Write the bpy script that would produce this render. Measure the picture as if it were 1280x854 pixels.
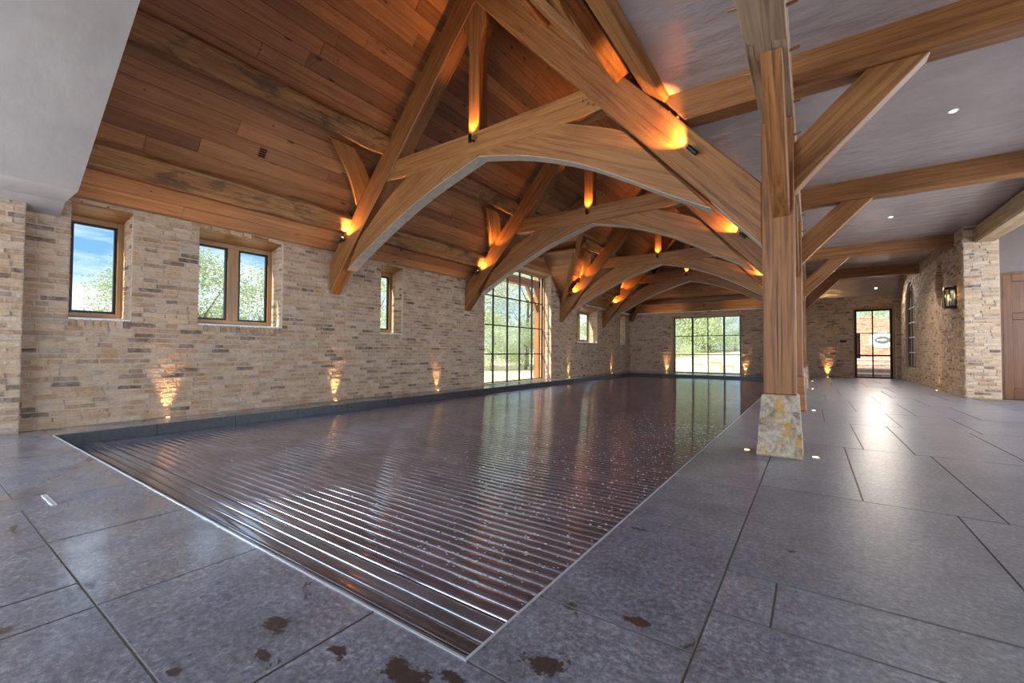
import bpy, math, random
from mathutils import Vector, Matrix, noise
from mathutils.geometry import tessellate_polygon

# ------------------------------------------------------------------ clear
for o in list(bpy.data.objects): bpy.data.objects.remove(o)
scene = bpy.context.scene
COL = scene.collection
rnd = random.Random(7)

# ------------------------------------------------------------------ camera
YAW, PITCH, ROLL, FPX, CAMZ = 0.607926, 0.0234827, 0.0048491, 537.41, 0.80
fw = Vector((-math.sin(YAW)*math.cos(PITCH), math.cos(YAW)*math.cos(PITCH), math.sin(PITCH)))
rt = Vector((math.cos(YAW), math.sin(YAW), 0)); up = rt.cross(fw)
r2 = rt*math.cos(ROLL)+up*math.sin(ROLL); u2 = -rt*math.sin(ROLL)+up*math.cos(ROLL)
cd = bpy.data.cameras.new('camera'); cam = bpy.data.objects.new('camera', cd); COL.objects.link(cam)
cd.sensor_fit = 'HORIZONTAL'; cd.sensor_width = 36; cd.lens = FPX/1280*36; cd.clip_start = .05; cd.clip_end = 400
cam.matrix_world = Matrix(((r2.x,u2.x,-fw.x,0),(r2.y,u2.y,-fw.y,0),(r2.z,u2.z,-fw.z,CAMZ),(0,0,0,1)))
scene.camera = cam

# ------------------------------------------------------------------ view, world, sun, daylight fill
vs = scene.view_settings
vs.view_transform = 'Standard'; vs.look = 'None'; vs.gamma = 1; vs.exposure = 0.42; vs.use_curve_mapping = False
world = bpy.data.worlds.new('sky'); scene.world = world; world.use_nodes = True
wn = world.node_tree; wn.nodes.clear()
def N(nt, t, **kw):
    n = nt.nodes.new(t)
    for k, v in kw.items():
        if k in n.inputs: n.inputs[k].default_value = v
        else: setattr(n, k, v)
    return n
def ramp(nt, fac, stops, interp='LINEAR'):
    n = nt.nodes.new('ShaderNodeValToRGB'); cr = n.color_ramp; cr.interpolation = interp
    while len(cr.elements) < len(stops): cr.elements.new(.5)
    for e, (p, c) in zip(cr.elements, stops):
        e.position = p; e.color = (*c, 1) if len(c) == 3 else c
    nt.links.new(fac, n.inputs[0]); return n
tc = N(wn,'ShaderNodeTexCoord'); sx = N(wn,'ShaderNodeSeparateXYZ'); wn.links.new(tc.outputs['Generated'], sx.inputs[0])
grad = ramp(wn, sx.outputs['Z'], [(0,(.42,.52,.64)),(.15,(.12,.25,.47)),(.6,(.07,.17,.40)),(1,(.05,.13,.34))])
mp = N(wn,'ShaderNodeMapping'); mp.inputs['Scale'].default_value = (1.6,1.6,7.0); wn.links.new(tc.outputs['Generated'], mp.inputs[0])
cl = N(wn,'ShaderNodeTexNoise', Scale=1.7, Detail=7.0, Roughness=.6); wn.links.new(mp.outputs[0], cl.inputs['Vector'])
clr = ramp(wn, cl.outputs[0], [(.40,(0,0,0)),(.62,(1,1,1))])
mx = N(wn,'ShaderNodeMixRGB'); mx.inputs[2].default_value = (.62,.65,.69,1)
wn.links.new(clr.outputs[0], mx.inputs[0]); wn.links.new(grad.outputs[0], mx.inputs[1])
bg = N(wn,'ShaderNodeBackground', Strength=1.9); wn.links.new(mx.outputs[0], bg.inputs[0])
wo = N(wn,'ShaderNodeOutputWorld'); wn.links.new(bg.outputs[0], wo.inputs[0])

def light(name, kind, loc, energy, color, parent=None, direction=None, **kw):
    ld = bpy.data.lights.new(name, kind); ld.energy = energy; ld.color = color
    for k, v in kw.items(): setattr(ld, k, v)
    o = bpy.data.objects.new(name, ld); COL.objects.link(o)
    m = Matrix.Translation(Vector(loc))
    if direction is not None: m = m @ Vector(direction).to_track_quat('-Z','Y').to_matrix().to_4x4()
    if parent is not None:
        o.parent = parent; o.matrix_parent_inverse = Matrix.Translation(parent.location).inverted()
    o.matrix_basis = m
    return o
SUN_DIR = Vector((.90, 3.0, -2.6))
light('sun','SUN',(0,-20,18), 8.0, (1.0,.92,.80), direction=SUN_DIR, angle=.009)
# added area lights, an unseen fill standing in for daylight around the viewpoint
COOL = (.72,.85,1.0); XWIN = -6.28
light('daylight_fill_near','AREA',(-3.2,-3.42,1.45), 200, COOL, direction=(.15,1,.05), shape='RECTANGLE', size=4.4, size_y=2.4)
light('daylight_fill_right','AREA',(4.90,2.6,1.55), 130, COOL, direction=(-1,.12,.1), shape='RECTANGLE', size=4.2, size_y=2.0)
light('daylight_fill_right_far','AREA',(4.90,8.2,1.55), 230, COOL, direction=(-1,.05,.1), shape='RECTANGLE', size=4.2, size_y=2.0)

light('daylight_fill_left','AREA',(XWIN,-1.75,1.28), 230, COOL, direction=(1,.85,.12), shape='RECTANGLE', size=2.4, size_y=1.5)  # added from the left to brighten the aisle wall

# ------------------------------------------------------------------ helpers
def new_obj(name, mesh, parent=None, mw=None):
    o = bpy.data.objects.new(name, mesh); COL.objects.link(o)
    if mw is None: mw = Matrix.Identity(4)
    if parent is not None:
        o.parent = parent
        o.matrix_parent_inverse = WM[parent.name].inverted()
    o.matrix_basis = mw
    WM[o.name] = mw
    return o
WM = {}
def tag(o, label=None, cat=None, group=None, kind=None):
    if label: o['label'] = label
    if cat: o['category'] = cat
    if group: o['group'] = group
    if kind: o['kind'] = kind
    return o
def thing(name, loc, label, cat, group=None, kind=None):
    o = bpy.data.objects.new(name, None); COL.objects.link(o); o.location = Vector(loc); o.empty_display_size = .1
    WM[o.name] = Matrix.Translation(Vector(loc))
    return tag(o, label, cat, group, kind)
def frame(axis, hint=(0,0,1)):
    x = Vector(axis).normalized(); h = Vector(hint)
    if abs(x.dot(h.normalized())) > .98: h = Vector((0,1,0))
    y = h.cross(x).normalized(); z = x.cross(y)
    return Matrix(((x.x,y.x,z.x),(x.y,y.y,z.y),(x.z,y.z,z.z))).to_4x4()
def mk(name, verts, faces, mat, parent=None, axis=None, smooth=False, bevel=0, center=None):
    """mesh from world-space vertices; its local X runs along 'axis' so that grain follows the member"""
    vs_ = [Vector(v) for v in verts]
    c = Vector(center) if center is not None else sum(vs_, Vector())/len(vs_)
    mw = Matrix.Translation(c)
    if axis is not None: mw = mw @ frame(axis)
    inv = mw.inverted()
    me = bpy.data.meshes.new(name); me.from_pydata([inv @ v for v in vs_], [], faces)
    me.materials.append(mat); me.update()
    if smooth:
        for p in me.polygons: p.use_smooth = True
    o = new_obj(name, me, parent, mw)
    if bevel:
        b = o.modifiers.new('bevel','BEVEL'); b.width = bevel; b.segments = 1; b.limit_method = 'ANGLE'; b.angle_limit = .6
    return o
class MB:
    def __init__(s): s.v = []; s.f = []
    def add(s, v, f):
        k = len(s.v); s.v += [Vector(q) for q in v]; s.f += [tuple(i+k for i in q) for q in f]
    def box(s, x0,x1,y0,y1,z0,z1):
        s.add([(x0,y0,z0),(x1,y0,z0),(x1,y1,z0),(x0,y1,z0),(x0,y0,z1),(x1,y0,z1),(x1,y1,z1),(x0,y1,z1)],
              [(0,3,2,1),(4,5,6,7),(0,1,5,4),(1,2,6,5),(2,3,7,6),(3,0,4,7)])
    def prism(s, pts, off):
        """pts: 3D polygon, off: extrusion vector"""
        n = len(pts); off = Vector(off); P = [Vector(p) for p in pts]
        nn = Vector()
        for i in range(n): nn += P[i].cross(P[(i+1)%n])
        if nn.dot(off) > 0: P = P[::-1]
        s.add(P+[p+off for p in P], [tuple(range(n)), tuple(range(2*n-1,n-1,-1))]+[(i, i+n, (i+1)%n+n, (i+1)%n) for i in range(n)])
    def tube(s, p0, p1, r0, r1=None, n=10, caps=True):
        p0 = Vector(p0); p1 = Vector(p1); r1 = r0 if r1 is None else r1
        m = frame(p1-p0).to_3x3(); k = len(s.v)
        for p, r in ((p0,r0),(p1,r1)):
            for i in range(n):
                a = 2*math.pi*i/n; s.v.append(p+m @ Vector((0, math.cos(a)*r, math.sin(a)*r)))
        s.f += [(k+i, k+(i+1)%n, k+n+(i+1)%n, k+n+i) for i in range(n)]
        if caps: s.f += [tuple(k+i for i in range(n-1,-1,-1)), tuple(k+n+i for i in range(n))]
    def build(s, name, mat, parent=None, **kw): return mk(name, s.v, s.f, mat, parent, **kw)
def box(name, x0,x1,y0,y1,z0,z1, mat, parent=None, axis=None, bevel=0):
    m = MB(); m.box(min(x0,x1),max(x0,x1),min(y0,y1),max(y0,y1),min(z0,z1),max(z0,z1)); return m.build(name, mat, parent, axis=axis, bevel=bevel)
def prism(name, pts, off, mat, parent=None, axis=None, bevel=0):
    m = MB(); m.prism(pts, off); return m.build(name, mat, parent, axis=axis, bevel=bevel)
def spline(pts, n):
    """Catmull-Rom through 2D points"""
    P = [pts[0]]+list(pts)+[pts[-1]]; out = []
    segs = len(pts)-1
    for k in range(n+1):
        t = k/n*segs; i = min(int(t), segs-1); u = t-i
        a,b,c,d = (Vector(P[i+j]) for j in range(4))
        out.append(tuple(.5*((2*b)+(c-a)*u+(2*a-5*b+4*c-d)*u*u+(3*b-a-3*c+d)*u**3)))
    return out
def rough_beam(name, p0, p1, wv, dv, mat, parent=None, amp=.015, seg=.16, seed=0):
    """hewn timber lofted along p0-p1; wv, dv are half-size vectors of its section"""
    p0, p1, wv, dv = map(Vector, (p0,p1,wv,dv)); L = (p1-p0).length; n = max(2, int(L/seg)); V = []; F = []
    prof = [(-1,-.8),(-.8,-1),(.8,-1),(1,-.8),(1,.8),(.8,1),(-.8,1),(-1,.8)]
    for i in range(n+1):
        c = p0.lerp(p1, i/n)
        for j, (a,b) in enumerate(prof):
            q = c+wv*a+dv*b
            h = noise.noise(Vector((q.x*1.7+seed*3.1, q.y*1.7, q.z*1.7+j//2*.8)))+.5*noise.noise(q*5+Vector((seed,j,0)))
            V.append(q+(wv*a+dv*b).normalized()*h*amp)
    for i in range(n):
        for j in range(8):
            k = (j+1)%8; F.append((i*8+j, i*8+k, i*8+8+k, i*8+8+j))
    F += [tuple(range(7,-1,-1)), tuple(n*8+j for j in range(8))]
    # orient outward
    if wv.cross(dv).dot(p1-p0) < 0: F = [f[::-1] for f in F]
    return mk(name, V, F, mat, parent, axis=p1-p0)
def wall_poly(name, outer, holes, O, u, n, th, mat, label, parent=None):
    """upright wall: outline and holes in (u, z), front face on O, thickness th away from n"""
    O, u, n = Vector(O), Vector(u), Vector(n)
    loops = [outer]+holes; flat = [p for l in loops for p in l]
    tri = tessellate_polygon([[Vector((a,b,0)) for a,b in l] for l in loops])
    P = [O+u*a+Vector((0,0,b)) for a,b in flat]; k = len(P)
    V = P+[p-n*th for p in P]; F = []
    for t in tri:
        a,b,c = (P[i] for i in t)
        f = t if (b-a).cross(c-a).dot(n) > 0 else t[::-1]
        F.append(tuple(f)); F.append(tuple(i+k for i in f[::-1]))
    s = 0
    for l in loops:
        m = len(l)
        for i in range(m): F.append((s+i, s+(i+1)%m, s+(i+1)%m+k, s+i+k))
        s += m
    o = mk(name, V, F, mat, parent)
    if parent is None: tag(o, label, 'wall', kind='structure')
    return o
def rect(a0,a1,b0,b1): return [(a0,b0),(a1,b0),(a1,b1),(a0,b1)]

# ------------------------------------------------------------------ materials
def mat_new(name):
    m = bpy.data.materials.new(name); m.use_nodes = True; nt = m.node_tree; nt.nodes.clear()
    out = N(nt,'ShaderNodeOutputMaterial'); b = N(nt,'ShaderNodeBsdfPrincipled'); nt.links.new(b.outputs[0], out.inputs[0])
    return m, nt, b
def mixc(nt, fac, a, b, mode='MIX'):
    n = nt.nodes.new('ShaderNodeMixRGB'); n.blend_type = mode
    for i, v in enumerate((fac,a,b)):
        if isinstance(v, (int,float)): n.inputs[i].default_value = v
        elif isinstance(v, tuple): n.inputs[i].default_value = (*v,1)
        else: nt.links.new(v, n.inputs[i])
    return n.outputs[0]
def math_(nt, op, a, b=0.0):
    n = nt.nodes.new('ShaderNodeMath'); n.operation = op
    for i, v in enumerate((a,b)):
        if isinstance(v,(int,float)): n.inputs[i].default_value = v
        else: nt.links.new(v, n.inputs[i])
    return n.outputs[0]
def coords(nt, scale=(1,1,1), kind='Object', rand=True):
    t = N(nt,'ShaderNodeTexCoord'); m = N(nt,'ShaderNodeMapping'); m.inputs['Scale'].default_value = scale
    src = t.outputs[kind]
    if rand:
        oi = N(nt,'ShaderNodeObjectInfo'); mu = math_(nt,'MULTIPLY',oi.outputs['Random'],37.0)
        ad = N(nt,'ShaderNodeVectorMath', operation='ADD'); nt.links.new(src, ad.inputs[0]); nt.links.new(mu, ad.inputs[1]); src = ad.outputs[0]
    nt.links.new(src, m.inputs[0]); return m.outputs[0]
def world_pos(nt, scale=(1,1,1)):
    g = N(nt,'ShaderNodeNewGeometry'); m = N(nt,'ShaderNodeMapping'); m.inputs['Scale'].default_value = scale
    nt.links.new(g.outputs['Position'], m.inputs[0]); return m.outputs[0]
def tex(nt, vec, scale, detail=4.0, rough=.55, dist=0.0):
    n = N(nt,'ShaderNodeTexNoise', Scale=scale, Detail=detail, Roughness=rough, Distortion=dist); nt.links.new(vec, n.inputs['Vector']); return n.outputs[0]
def bump(nt, b, h, strength=.3, dist=.01):
    n = N(nt,'ShaderNodeBump', Strength=strength, Distance=dist); nt.links.new(h, n.inputs['Height']); nt.links.new(n.outputs[0], b.inputs['Normal'])
def rand_obj(nt): return N(nt,'ShaderNodeObjectInfo').outputs['Random']

def wood(name, dark, mid, lite, rough=.55, knots=.5, var=.35, crack=.6, bs=.25, patch=0.0, dots=False):
    m, nt, b = mat_new(name)
    v = coords(nt, (.42,11,11)); v1 = coords(nt, (1,1,1)); vk = coords(nt, (2.2,7,7))
    g = tex(nt, v, 3.0, 8, .62, .7)
    c = ramp(nt, g, [(.28,dark),(.5,mid),(.74,lite)]).outputs[0]
    big = tex(nt, v1, 1.3, 3)
    c = mixc(nt, .5, c, ramp(nt, big, [(.3,(.62,.58,.55)),(.7,(1.0,1.0,1.0))]).outputs[0], 'MULTIPLY')
    if crack:
        fine = tex(nt, coords(nt,(.22,26,26)), 2.2, 6, .65)
        c = mixc(nt, crack, c, ramp(nt, fine, [(.30,(.30,.25,.22)),(.42,(1,1,1))]).outputs[0], 'MULTIPLY')
    if knots:
        vo = N(nt,'ShaderNodeTexVoronoi', Scale=.9); nt.links.new(vk, vo.inputs['Vector'])
        k = ramp(nt, vo.outputs['Distance'], [(.05,(1,1,1)),(.13,(0,0,0))]).outputs[0]
        c = mixc(nt, math_(nt,'MULTIPLY',k,knots), c, (.07,.03,.015))
    if dots:
        vd = N(nt,'ShaderNodeTexVoronoi', Scale=2.6); nt.links.new(coords(nt,(1.1,2.2,2.2)), vd.inputs['Vector'])
        kd = ramp(nt, vd.outputs['Distance'], [(.035,(1,1,1)),(.07,(0,0,0))]).outputs[0]
        c = mixc(nt, math_(nt,'MULTIPLY',kd,.85), c, (.06,.022,.010))
    if patch:
        pn = tex(nt, coords(nt,(1.0,3.0,3.0)), 2.0, 6, .7, .5)
        c = mixc(nt, math_(nt,'MULTIPLY',ramp(nt, pn, [(.50,(0,0,0)),(.60,(1,1,1))]).outputs[0],patch), c, (.055,.035,.022))
    if var:
        r = rand_obj(nt)
        c = mixc(nt, var, c, ramp(nt, r, [(0,(.50,.42,.40)),(.35,(.85,.78,.75)),(.7,(1.05,1.0,.95)),(1,(1.25,1.18,1.1))]).outputs[0], 'MULTIPLY')
    nt.links.new(c, b.inputs['Base Color']); b.inputs['Roughness'].default_value = rough
    bump(nt, b, g, bs, .01)
    return m
OAK   = wood('oak', (.11,.036,.008),(.28,.105,.027),(.39,.175,.052), rough=.5, knots=.35, var=.25, crack=.75)
OAKL  = wood('light_oak', (.165,.058,.014),(.32,.130,.036),(.43,.205,.066), rough=.5, knots=.35, var=.2, crack=.6)
HEWN  = wood('hewn_oak', (.15,.058,.018),(.38,.175,.058),(.52,.28,.11), rough=.65, knots=.5, var=.2, crack=.8, bs=.6, patch=.65)
BOARD = wood('pine_board', (.30,.120,.045),(.46,.205,.082),(.57,.29,.125), rough=.5, knots=.9, var=.75, crack=.25, bs=.15, dots=True)
BOUNCE  = wood('underside_bounce_light', (.38,.29,.21),(.50,.41,.32),(.60,.51,.41), rough=.5, knots=.0, var=.1, crack=.3)  # bounce light put into the colour, for the truss undersides
JOIN  = wood('oak_joinery', (.30,.14,.05),(.46,.24,.09),(.56,.32,.14), rough=.4, knots=.1, var=.12, crack=.15, bs=.1)
DOORW = wood('oak_door', (.085,.026,.006),(.150,.050,.011),(.20,.074,.018), rough=.4, knots=.1, var=.12, crack=.1, bs=.1)

def simple(name, col, rough=.5, metal=0.0, **kw):
    m, nt, b = mat_new(name); b.inputs['Base Color'].default_value = (*col,1); b.inputs['Roughness'].default_value = rough; b.inputs['Metallic'].default_value = metal
    for k, v in kw.items(): b.inputs[k].default_value = v
    return m
def emit(name, col, strength):
    m, nt, b = mat_new(name); b.inputs['Base Color'].default_value = (*col,1); b.inputs['Emission Color'].default_value = (*col,1); b.inputs['Emission Strength'].default_value = strength
    return m
BLACK = simple('black_metal', (.018,.017,.018), .4, .6)
DARKGAP = simple('dark_backing', (.05,.03,.02), .9)
STEEL = simple('brushed_steel', (.60,.63,.68), .35, .5)
BRASS = simple('aged_brass', (.55,.38,.16), .35, 1.0)
LENS = emit('warm_lens', (1.0,.62,.25), 12)
LENSC = emit('downlight_lens', (1.0,.86,.68), 9)
FLAME = emit('lantern_flame', (1.0,.48,.12), 18)
CANDLE = simple('candle_tube', (.75,.80,.85), .4)
WHITE = simple('white_paint', (.80,.80,.80), .5)

def plaster(name, col, rough=.42, bs=.12):
    m, nt, b = mat_new(name); p = world_pos(nt)
    n1 = tex(nt, p, 1.6, 5, .6, .4); n2 = tex(nt, world_pos(nt,(1.0,2.2,2.2)), 2.6, 5, .5)
    a = tuple(x*.86 for x in col); d = tuple(min(1,x*1.08) for x in col)
    nt.links.new(ramp(nt, n1, [(.3,a),(.7,d)]).outputs[0], b.inputs['Base Color'])
    b.inputs['Roughness'].default_value = rough
    bump(nt, b, n2, bs, .03); return m
PLASTER = plaster('polished_plaster', (.37,.30,.28), .27, .9)
PLASTERB = plaster('brown_plaster', (.165,.118,.096), .5, .2)
PLASTERW = plaster('bulkhead_plaster', (.36,.295,.265), .6, .15)

def brick_mat(name, stops, smear=.55, mort=(.60,.50,.39)):
    m, nt, b = mat_new(name)
    g = N(nt,'ShaderNodeNewGeometry')
    r = math_(nt,'FRACT', math_(nt,'ADD', g.outputs['Random Per Island'], math_(nt,'MULTIPLY', rand_obj(nt), 7.31)))
    c = ramp(nt, r, stops).outputs[0]
    p = world_pos(nt, (1,1,1.6))
    n1 = tex(nt, p, 22, 5, .65); c = mixc(nt, .55, c, ramp(nt, n1, [(.3,(.62,.58,.55)),(.7,(1.15,1.12,1.08))]).outputs[0], 'MULTIPLY')
    n2 = tex(nt, world_pos(nt,(1.0,1.0,1.5)), 6.5, 7, .75, .6)
    s = ramp(nt, n2, [(.44,(0,0,0)),(.62,(1,1,1))]).outputs[0]
    c = mixc(nt, math_(nt,'MULTIPLY', s, smear), c, mort)
    nt.links.new(c, b.inputs['Base Color']); b.inputs['Roughness'].default_value = .85
    bump(nt, b, n1, .8, .018); return m
BSTOPS = [(0,(.14,.088,.06)),(.06,(.22,.13,.08)),(.10,(.40,.23,.125)),(.35,(.51,.305,.165)),(.58,(.57,.375,.225)),(.80,(.63,.46,.31)),(.93,(.43,.31,.23)),(1,(.34,.20,.125))]
BRICK = brick_mat('buff_brick', BSTOPS, .5, (.62,.49,.38))
RBRICK = brick_mat('red_brick', [(0,(.36,.12,.07)),(.4,(.50,.20,.12)),(.8,(.60,.30,.20)),(1,(.45,.18,.11))], .25)
def mortar(name, col):
    m, nt, b = mat_new(name); p = world_pos(nt); n1 = tex(nt, p, 30, 5, .7); n2 = tex(nt, p, 3, 4)
    a = tuple(x*.75 for x in col)
    c = ramp(nt, n1, [(.3,a),(.65,col)]).outputs[0]
    c = mixc(nt, .4, c, ramp(nt, n2, [(.3,(.75,.72,.70)),(.7,(1.05,1.05,1.05))]).outputs[0], 'MULTIPLY')
    nt.links.new(c, b.inputs['Base Color']); b.inputs['Roughness'].default_value = .9; bump(nt, b, n1, .5, .01); return m
MORTAR = mortar('lime_mortar', (.61,.48,.37))

STAINS = [(-1.282,.651,.075,.035),(-1.19,.568,.08,.03),(-.854,.742,.10,.05),(-.559,.971,.075,.05),(-.642,1.941,.055,.02),(-.431,1.28,.055,.03),(-.621,1.228,.04,.025),(-.071,2.081,.03,.025),(-1.035,.695,.05,.03),(-.72,.80,.05,.03),(-1.307,.416,.03,.015)]
def stone_floor():
    m, nt, b = mat_new('grey_limestone'); p = world_pos(nt)
    sp = tex(nt, p, 48, 6, .8); md = tex(nt, p, 6.0, 6, .62, .25); lg = tex(nt, p, 1.9, 7, .7, .3)
    c = ramp(nt, sp, [(.32,(.066,.072,.096)),(.50,(.155,.166,.205)),(.68,(.33,.34,.395))]).outputs[0]
    c = mixc(nt, .75, c, ramp(nt, md, [(.25,(.62,.60,.63)),(.50,(.97,.97,.97)),(.75,(1.35,1.32,1.30))]).outputs[0], 'MULTIPLY')
    c = mixc(nt, .7, c, ramp(nt, lg, [(.32,(.70,.71,.75)),(.5,(.98,.98,.98)),(.68,(1.25,1.22,1.20))]).outputs[0], 'MULTIPLY')
    r = rand_obj(nt)
    c = mixc(nt, .6, c, ramp(nt, r, [(0,(.80,.80,.84)),(.5,(.97,.96,.96)),(1,(1.14,1.10,1.06))]).outputs[0], 'MULTIPLY')
    # brown wet stains with ragged outlines, mostly beside the near end of the pool
    sx_ = N(nt,'ShaderNodeSeparateXYZ'); nt.links.new(p, sx_.inputs[0])
    near = ramp(nt, math_(nt,'MULTIPLY', sx_.outputs['Y'], .25), [(.0,(1,1,1)),(.30,(1,1,1)),(.62,(0,0,0))]).outputs[0]
    st = tex(nt, world_pos(nt,(1,1,1)), 3.1, 9, .68, .9)
    dots = tex(nt, p, 14, 5, .6, .4)
    stm = math_(nt,'MULTIPLY', ramp(nt, st, [(.625,(0,0,0)),(.66,(1,1,1))]).outputs[0], near)
    dm = math_(nt,'MULTIPLY', ramp(nt, dots, [(.685,(0,0,0)),(.71,(1,1,1))]).outputs[0], near)
    stm = math_(nt,'MAXIMUM', stm, math_(nt,'MULTIPLY', dm, .6))
    rag = tex(nt, p, 9, 8, .75, .5)
    for (cx,cy,rx,ry) in STAINS:
        mpn = N(nt,'ShaderNodeMapping'); mpn.vector_type = 'TEXTURE'; mpn.inputs['Location'].default_value = (cx,cy,0); mpn.inputs['Scale'].default_value = (rx,ry,1); nt.links.new(p, mpn.inputs[0])
        ln = N(nt,'ShaderNodeVectorMath', operation='LENGTH'); nt.links.new(mpn.outputs[0], ln.inputs[0])
        dd = math_(nt,'ADD', ln.outputs['Value'], math_(nt,'MULTIPLY', math_(nt,'ADD', rag, -.5), 4.2))
        stm = math_(nt,'MAXIMUM', stm, ramp(nt, dd, [(.55,(1,1,1)),(.70,(0,0,0))]).outputs[0])
    c = mixc(nt, math_(nt,'MULTIPLY', stm, .92), c, (.030,.021,.017))
    nt.links.new(c, b.inputs['Base Color'])
    # damp sheen: smoother where the stone is still wet
    wet = tex(nt, world_pos(nt), 1.7, 6, .65, .4)
    left = ramp(nt, math_(nt,'ADD', math_(nt,'MULTIPLY', sx_.outputs['X'], -.2), -.05), [(.05,(0,0,0)),(.35,(1,1,1))]).outputs[0]
    wf = math_(nt,'MULTIPLY', ramp(nt, wet, [(.40,(0,0,0)),(.62,(1,1,1))]).outputs[0], left)
    base = ramp(nt, md, [(.1,(.30,.30,.30)),(.9,(.34,.34,.34))]).outputs[0]
    ro = mixc(nt, math_(nt,'MULTIPLY',wf,.75), base, (.14,.14,.14))
    nt.links.new(ro, b.inputs['Roughness']); b.inputs['IOR'].default_value = 1.75
    nt.links.new(wf, b.inputs['Coat Weight']); b.inputs['Coat Roughness'].default_value = .16; b.inputs['Coat IOR'].default_value = 1.6
    hs = math_(nt,'ADD', math_(nt,'MULTIPLY', md, .12), math_(nt,'MULTIPLY', sp, .30))
    bump(nt, b, hs, .30, .009); return m
STONE = stone_floor()
GROUT = mortar('floor_grout', (.20,.17,.15))
def dark_stone():
    m, nt, b = mat_new('dark_pool_stone'); p = world_pos(nt); n1 = tex(nt, p, 25, 6, .7)
    nt.links.new(ramp(nt, n1, [(.3,(.024,.025,.030)),(.7,(.060,.061,.068))]).outputs[0], b.inputs['Base Color']); b.inputs['Roughness'].default_value = .45
    bump(nt, b, n1, .3, .006); return m
LIP = dark_stone()
SLABEDGE = mortar('rough_slab_edge', (.15,.145,.15))
def slat_mat(name, col, rough, metal=0.0):
    m, nt, b = mat_new(name); b.inputs['Metallic'].default_value = metal; p = world_pos(nt); n1 = tex(nt, world_pos(nt,(1,2,1)), 3, 5, .6); n2 = tex(nt, p, 60, 3)
    a = tuple(x*.7 for x in col); d = tuple(x*1.4 for x in col)
    nt.links.new(ramp(nt, n1, [(.3,a),(.7,d)]).outputs[0], b.inputs['Base Color'])
    nt.links.new(ramp(nt, tex(nt,p,9,6,.7), [(.35,(rough*.7,)*3),(.7,(rough*1.6,)*3)]).outputs[0], b.inputs['Roughness'])
    b.inputs['IOR'].default_value = 1.9
    bump(nt, b, n2, .06, .003); return m
SLAT = slat_mat('pool_cover_slat', (.30,.285,.35), .055, .75)
GRILLE = slat_mat('wet_grille_slat', (.26,.27,.33), .11, .6)
WATER = simple('water_drop', (.55,.58,.62), .05, 0.0, IOR=1.33)

def lichen():
    m, nt, b = mat_new('lichen_stone'); p = coords(nt)
    n1 = tex(nt, p, 8, 7, .72, .5); n2 = tex(nt, coords(nt,(1.3,1.3,1)), 7, 7, .75, .3); n3 = tex(nt, p, 40, 4)
    c = ramp(nt, n1, [(.34,(.06,.048,.04)),(.45,(.30,.225,.165)),(.56,(.52,.42,.31)),(.68,(.26,.145,.08))]).outputs[0]
    c = mixc(nt, ramp(nt, n2, [(.51,(0,0,0)),(.62,(.9,.9,.9))]).outputs[0], c, (.50,.25,.025))
    c = mixc(nt, .4, c, ramp(nt, n3, [(.3,(.6,.6,.6)),(.7,(1.2,1.2,1.2))]).outputs[0], 'MULTIPLY')
    nt.links.new(c, b.inputs['Base Color']); b.inputs['Roughness'].default_value = .8; bump(nt, b, n1, .6, .02); return m
LICHEN = lichen()
def glass(name, tint=(.95,.98,.97)):
    m = bpy.data.materials.new(name); m.use_nodes = True; nt = m.node_tree; nt.nodes.clear()
    out = N(nt,'ShaderNodeOutputMaterial'); t = N(nt,'ShaderNodeBsdfTransparent'); t.inputs[0].default_value = (*tint,1)
    g = N(nt,'ShaderNodeBsdfGlossy', Roughness=.02); f = N(nt,'ShaderNodeLayerWeight', Blend=.22); mi = N(nt,'ShaderNodeMixShader')
    nt.links.new(math_(nt,'MULTIPLY', math_(nt,'POWER', f.outputs['Facing'], 3.0), .6), mi.inputs[0]); nt.links.new(t.outputs[0], mi.inputs[1]); nt.links.new(g.outputs[0], mi.inputs[2]); nt.links.new(mi.outputs[0], out.inputs[0])
    return m
GLASS = glass('window_glass')
def foliage(name, a, c):
    m, nt, b = mat_new(name); g = N(nt,'ShaderNodeNewGeometry')
    nt.links.new(ramp(nt, g.outputs['Random Per Island'], [(0,a),(1,c)]).outputs[0], b.inputs['Base Color'])
    b.inputs['Roughness'].default_value = .7
    t = N(nt,'ShaderNodeBsdfTranslucent'); t.inputs[0].default_value = (*c,1); mi = N(nt,'ShaderNodeMixShader'); mi.inputs[0].default_value = .35
    out = [n for n in nt.nodes if n.type == 'OUTPUT_MATERIAL'][0]
    nt.links.new(b.outputs[0], mi.inputs[1]); nt.links.new(t.outputs[0], mi.inputs[2]); nt.links.new(mi.outputs[0], out.inputs[0]); return m
LEAF = foliage('pale_leaves', (.36,.42,.24),(.80,.84,.60))
LEAFD = foliage('green_leaves', (.24,.33,.16),(.66,.73,.46))
LEAF0 = foliage('near_leaves', (.10,.15,.06),(.52,.60,.34))
BARK = mortar('bark', (.22,.16,.11))
def ground_mat():
    m, nt, b = mat_new('dry_ground'); p = world_pos(nt); n1 = tex(nt, p, .35, 6, .6); n2 = tex(nt, p, 9, 5, .7)
    c = ramp(nt, n1, [(.36,(.42,.46,.22)),(.5,(.68,.56,.42)),(.7,(.78,.66,.53))]).outputs[0]
    c = mixc(nt, .4, c, ramp(nt, n2, [(.3,(.75,.75,.75)),(.7,(1.1,1.1,1.1))]).outputs[0], 'MULTIPLY')
    nt.links.new(c, b.inputs['Base Color']); b.inputs['Roughness'].default_value = .95; return m
GROUND = ground_mat()

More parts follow.
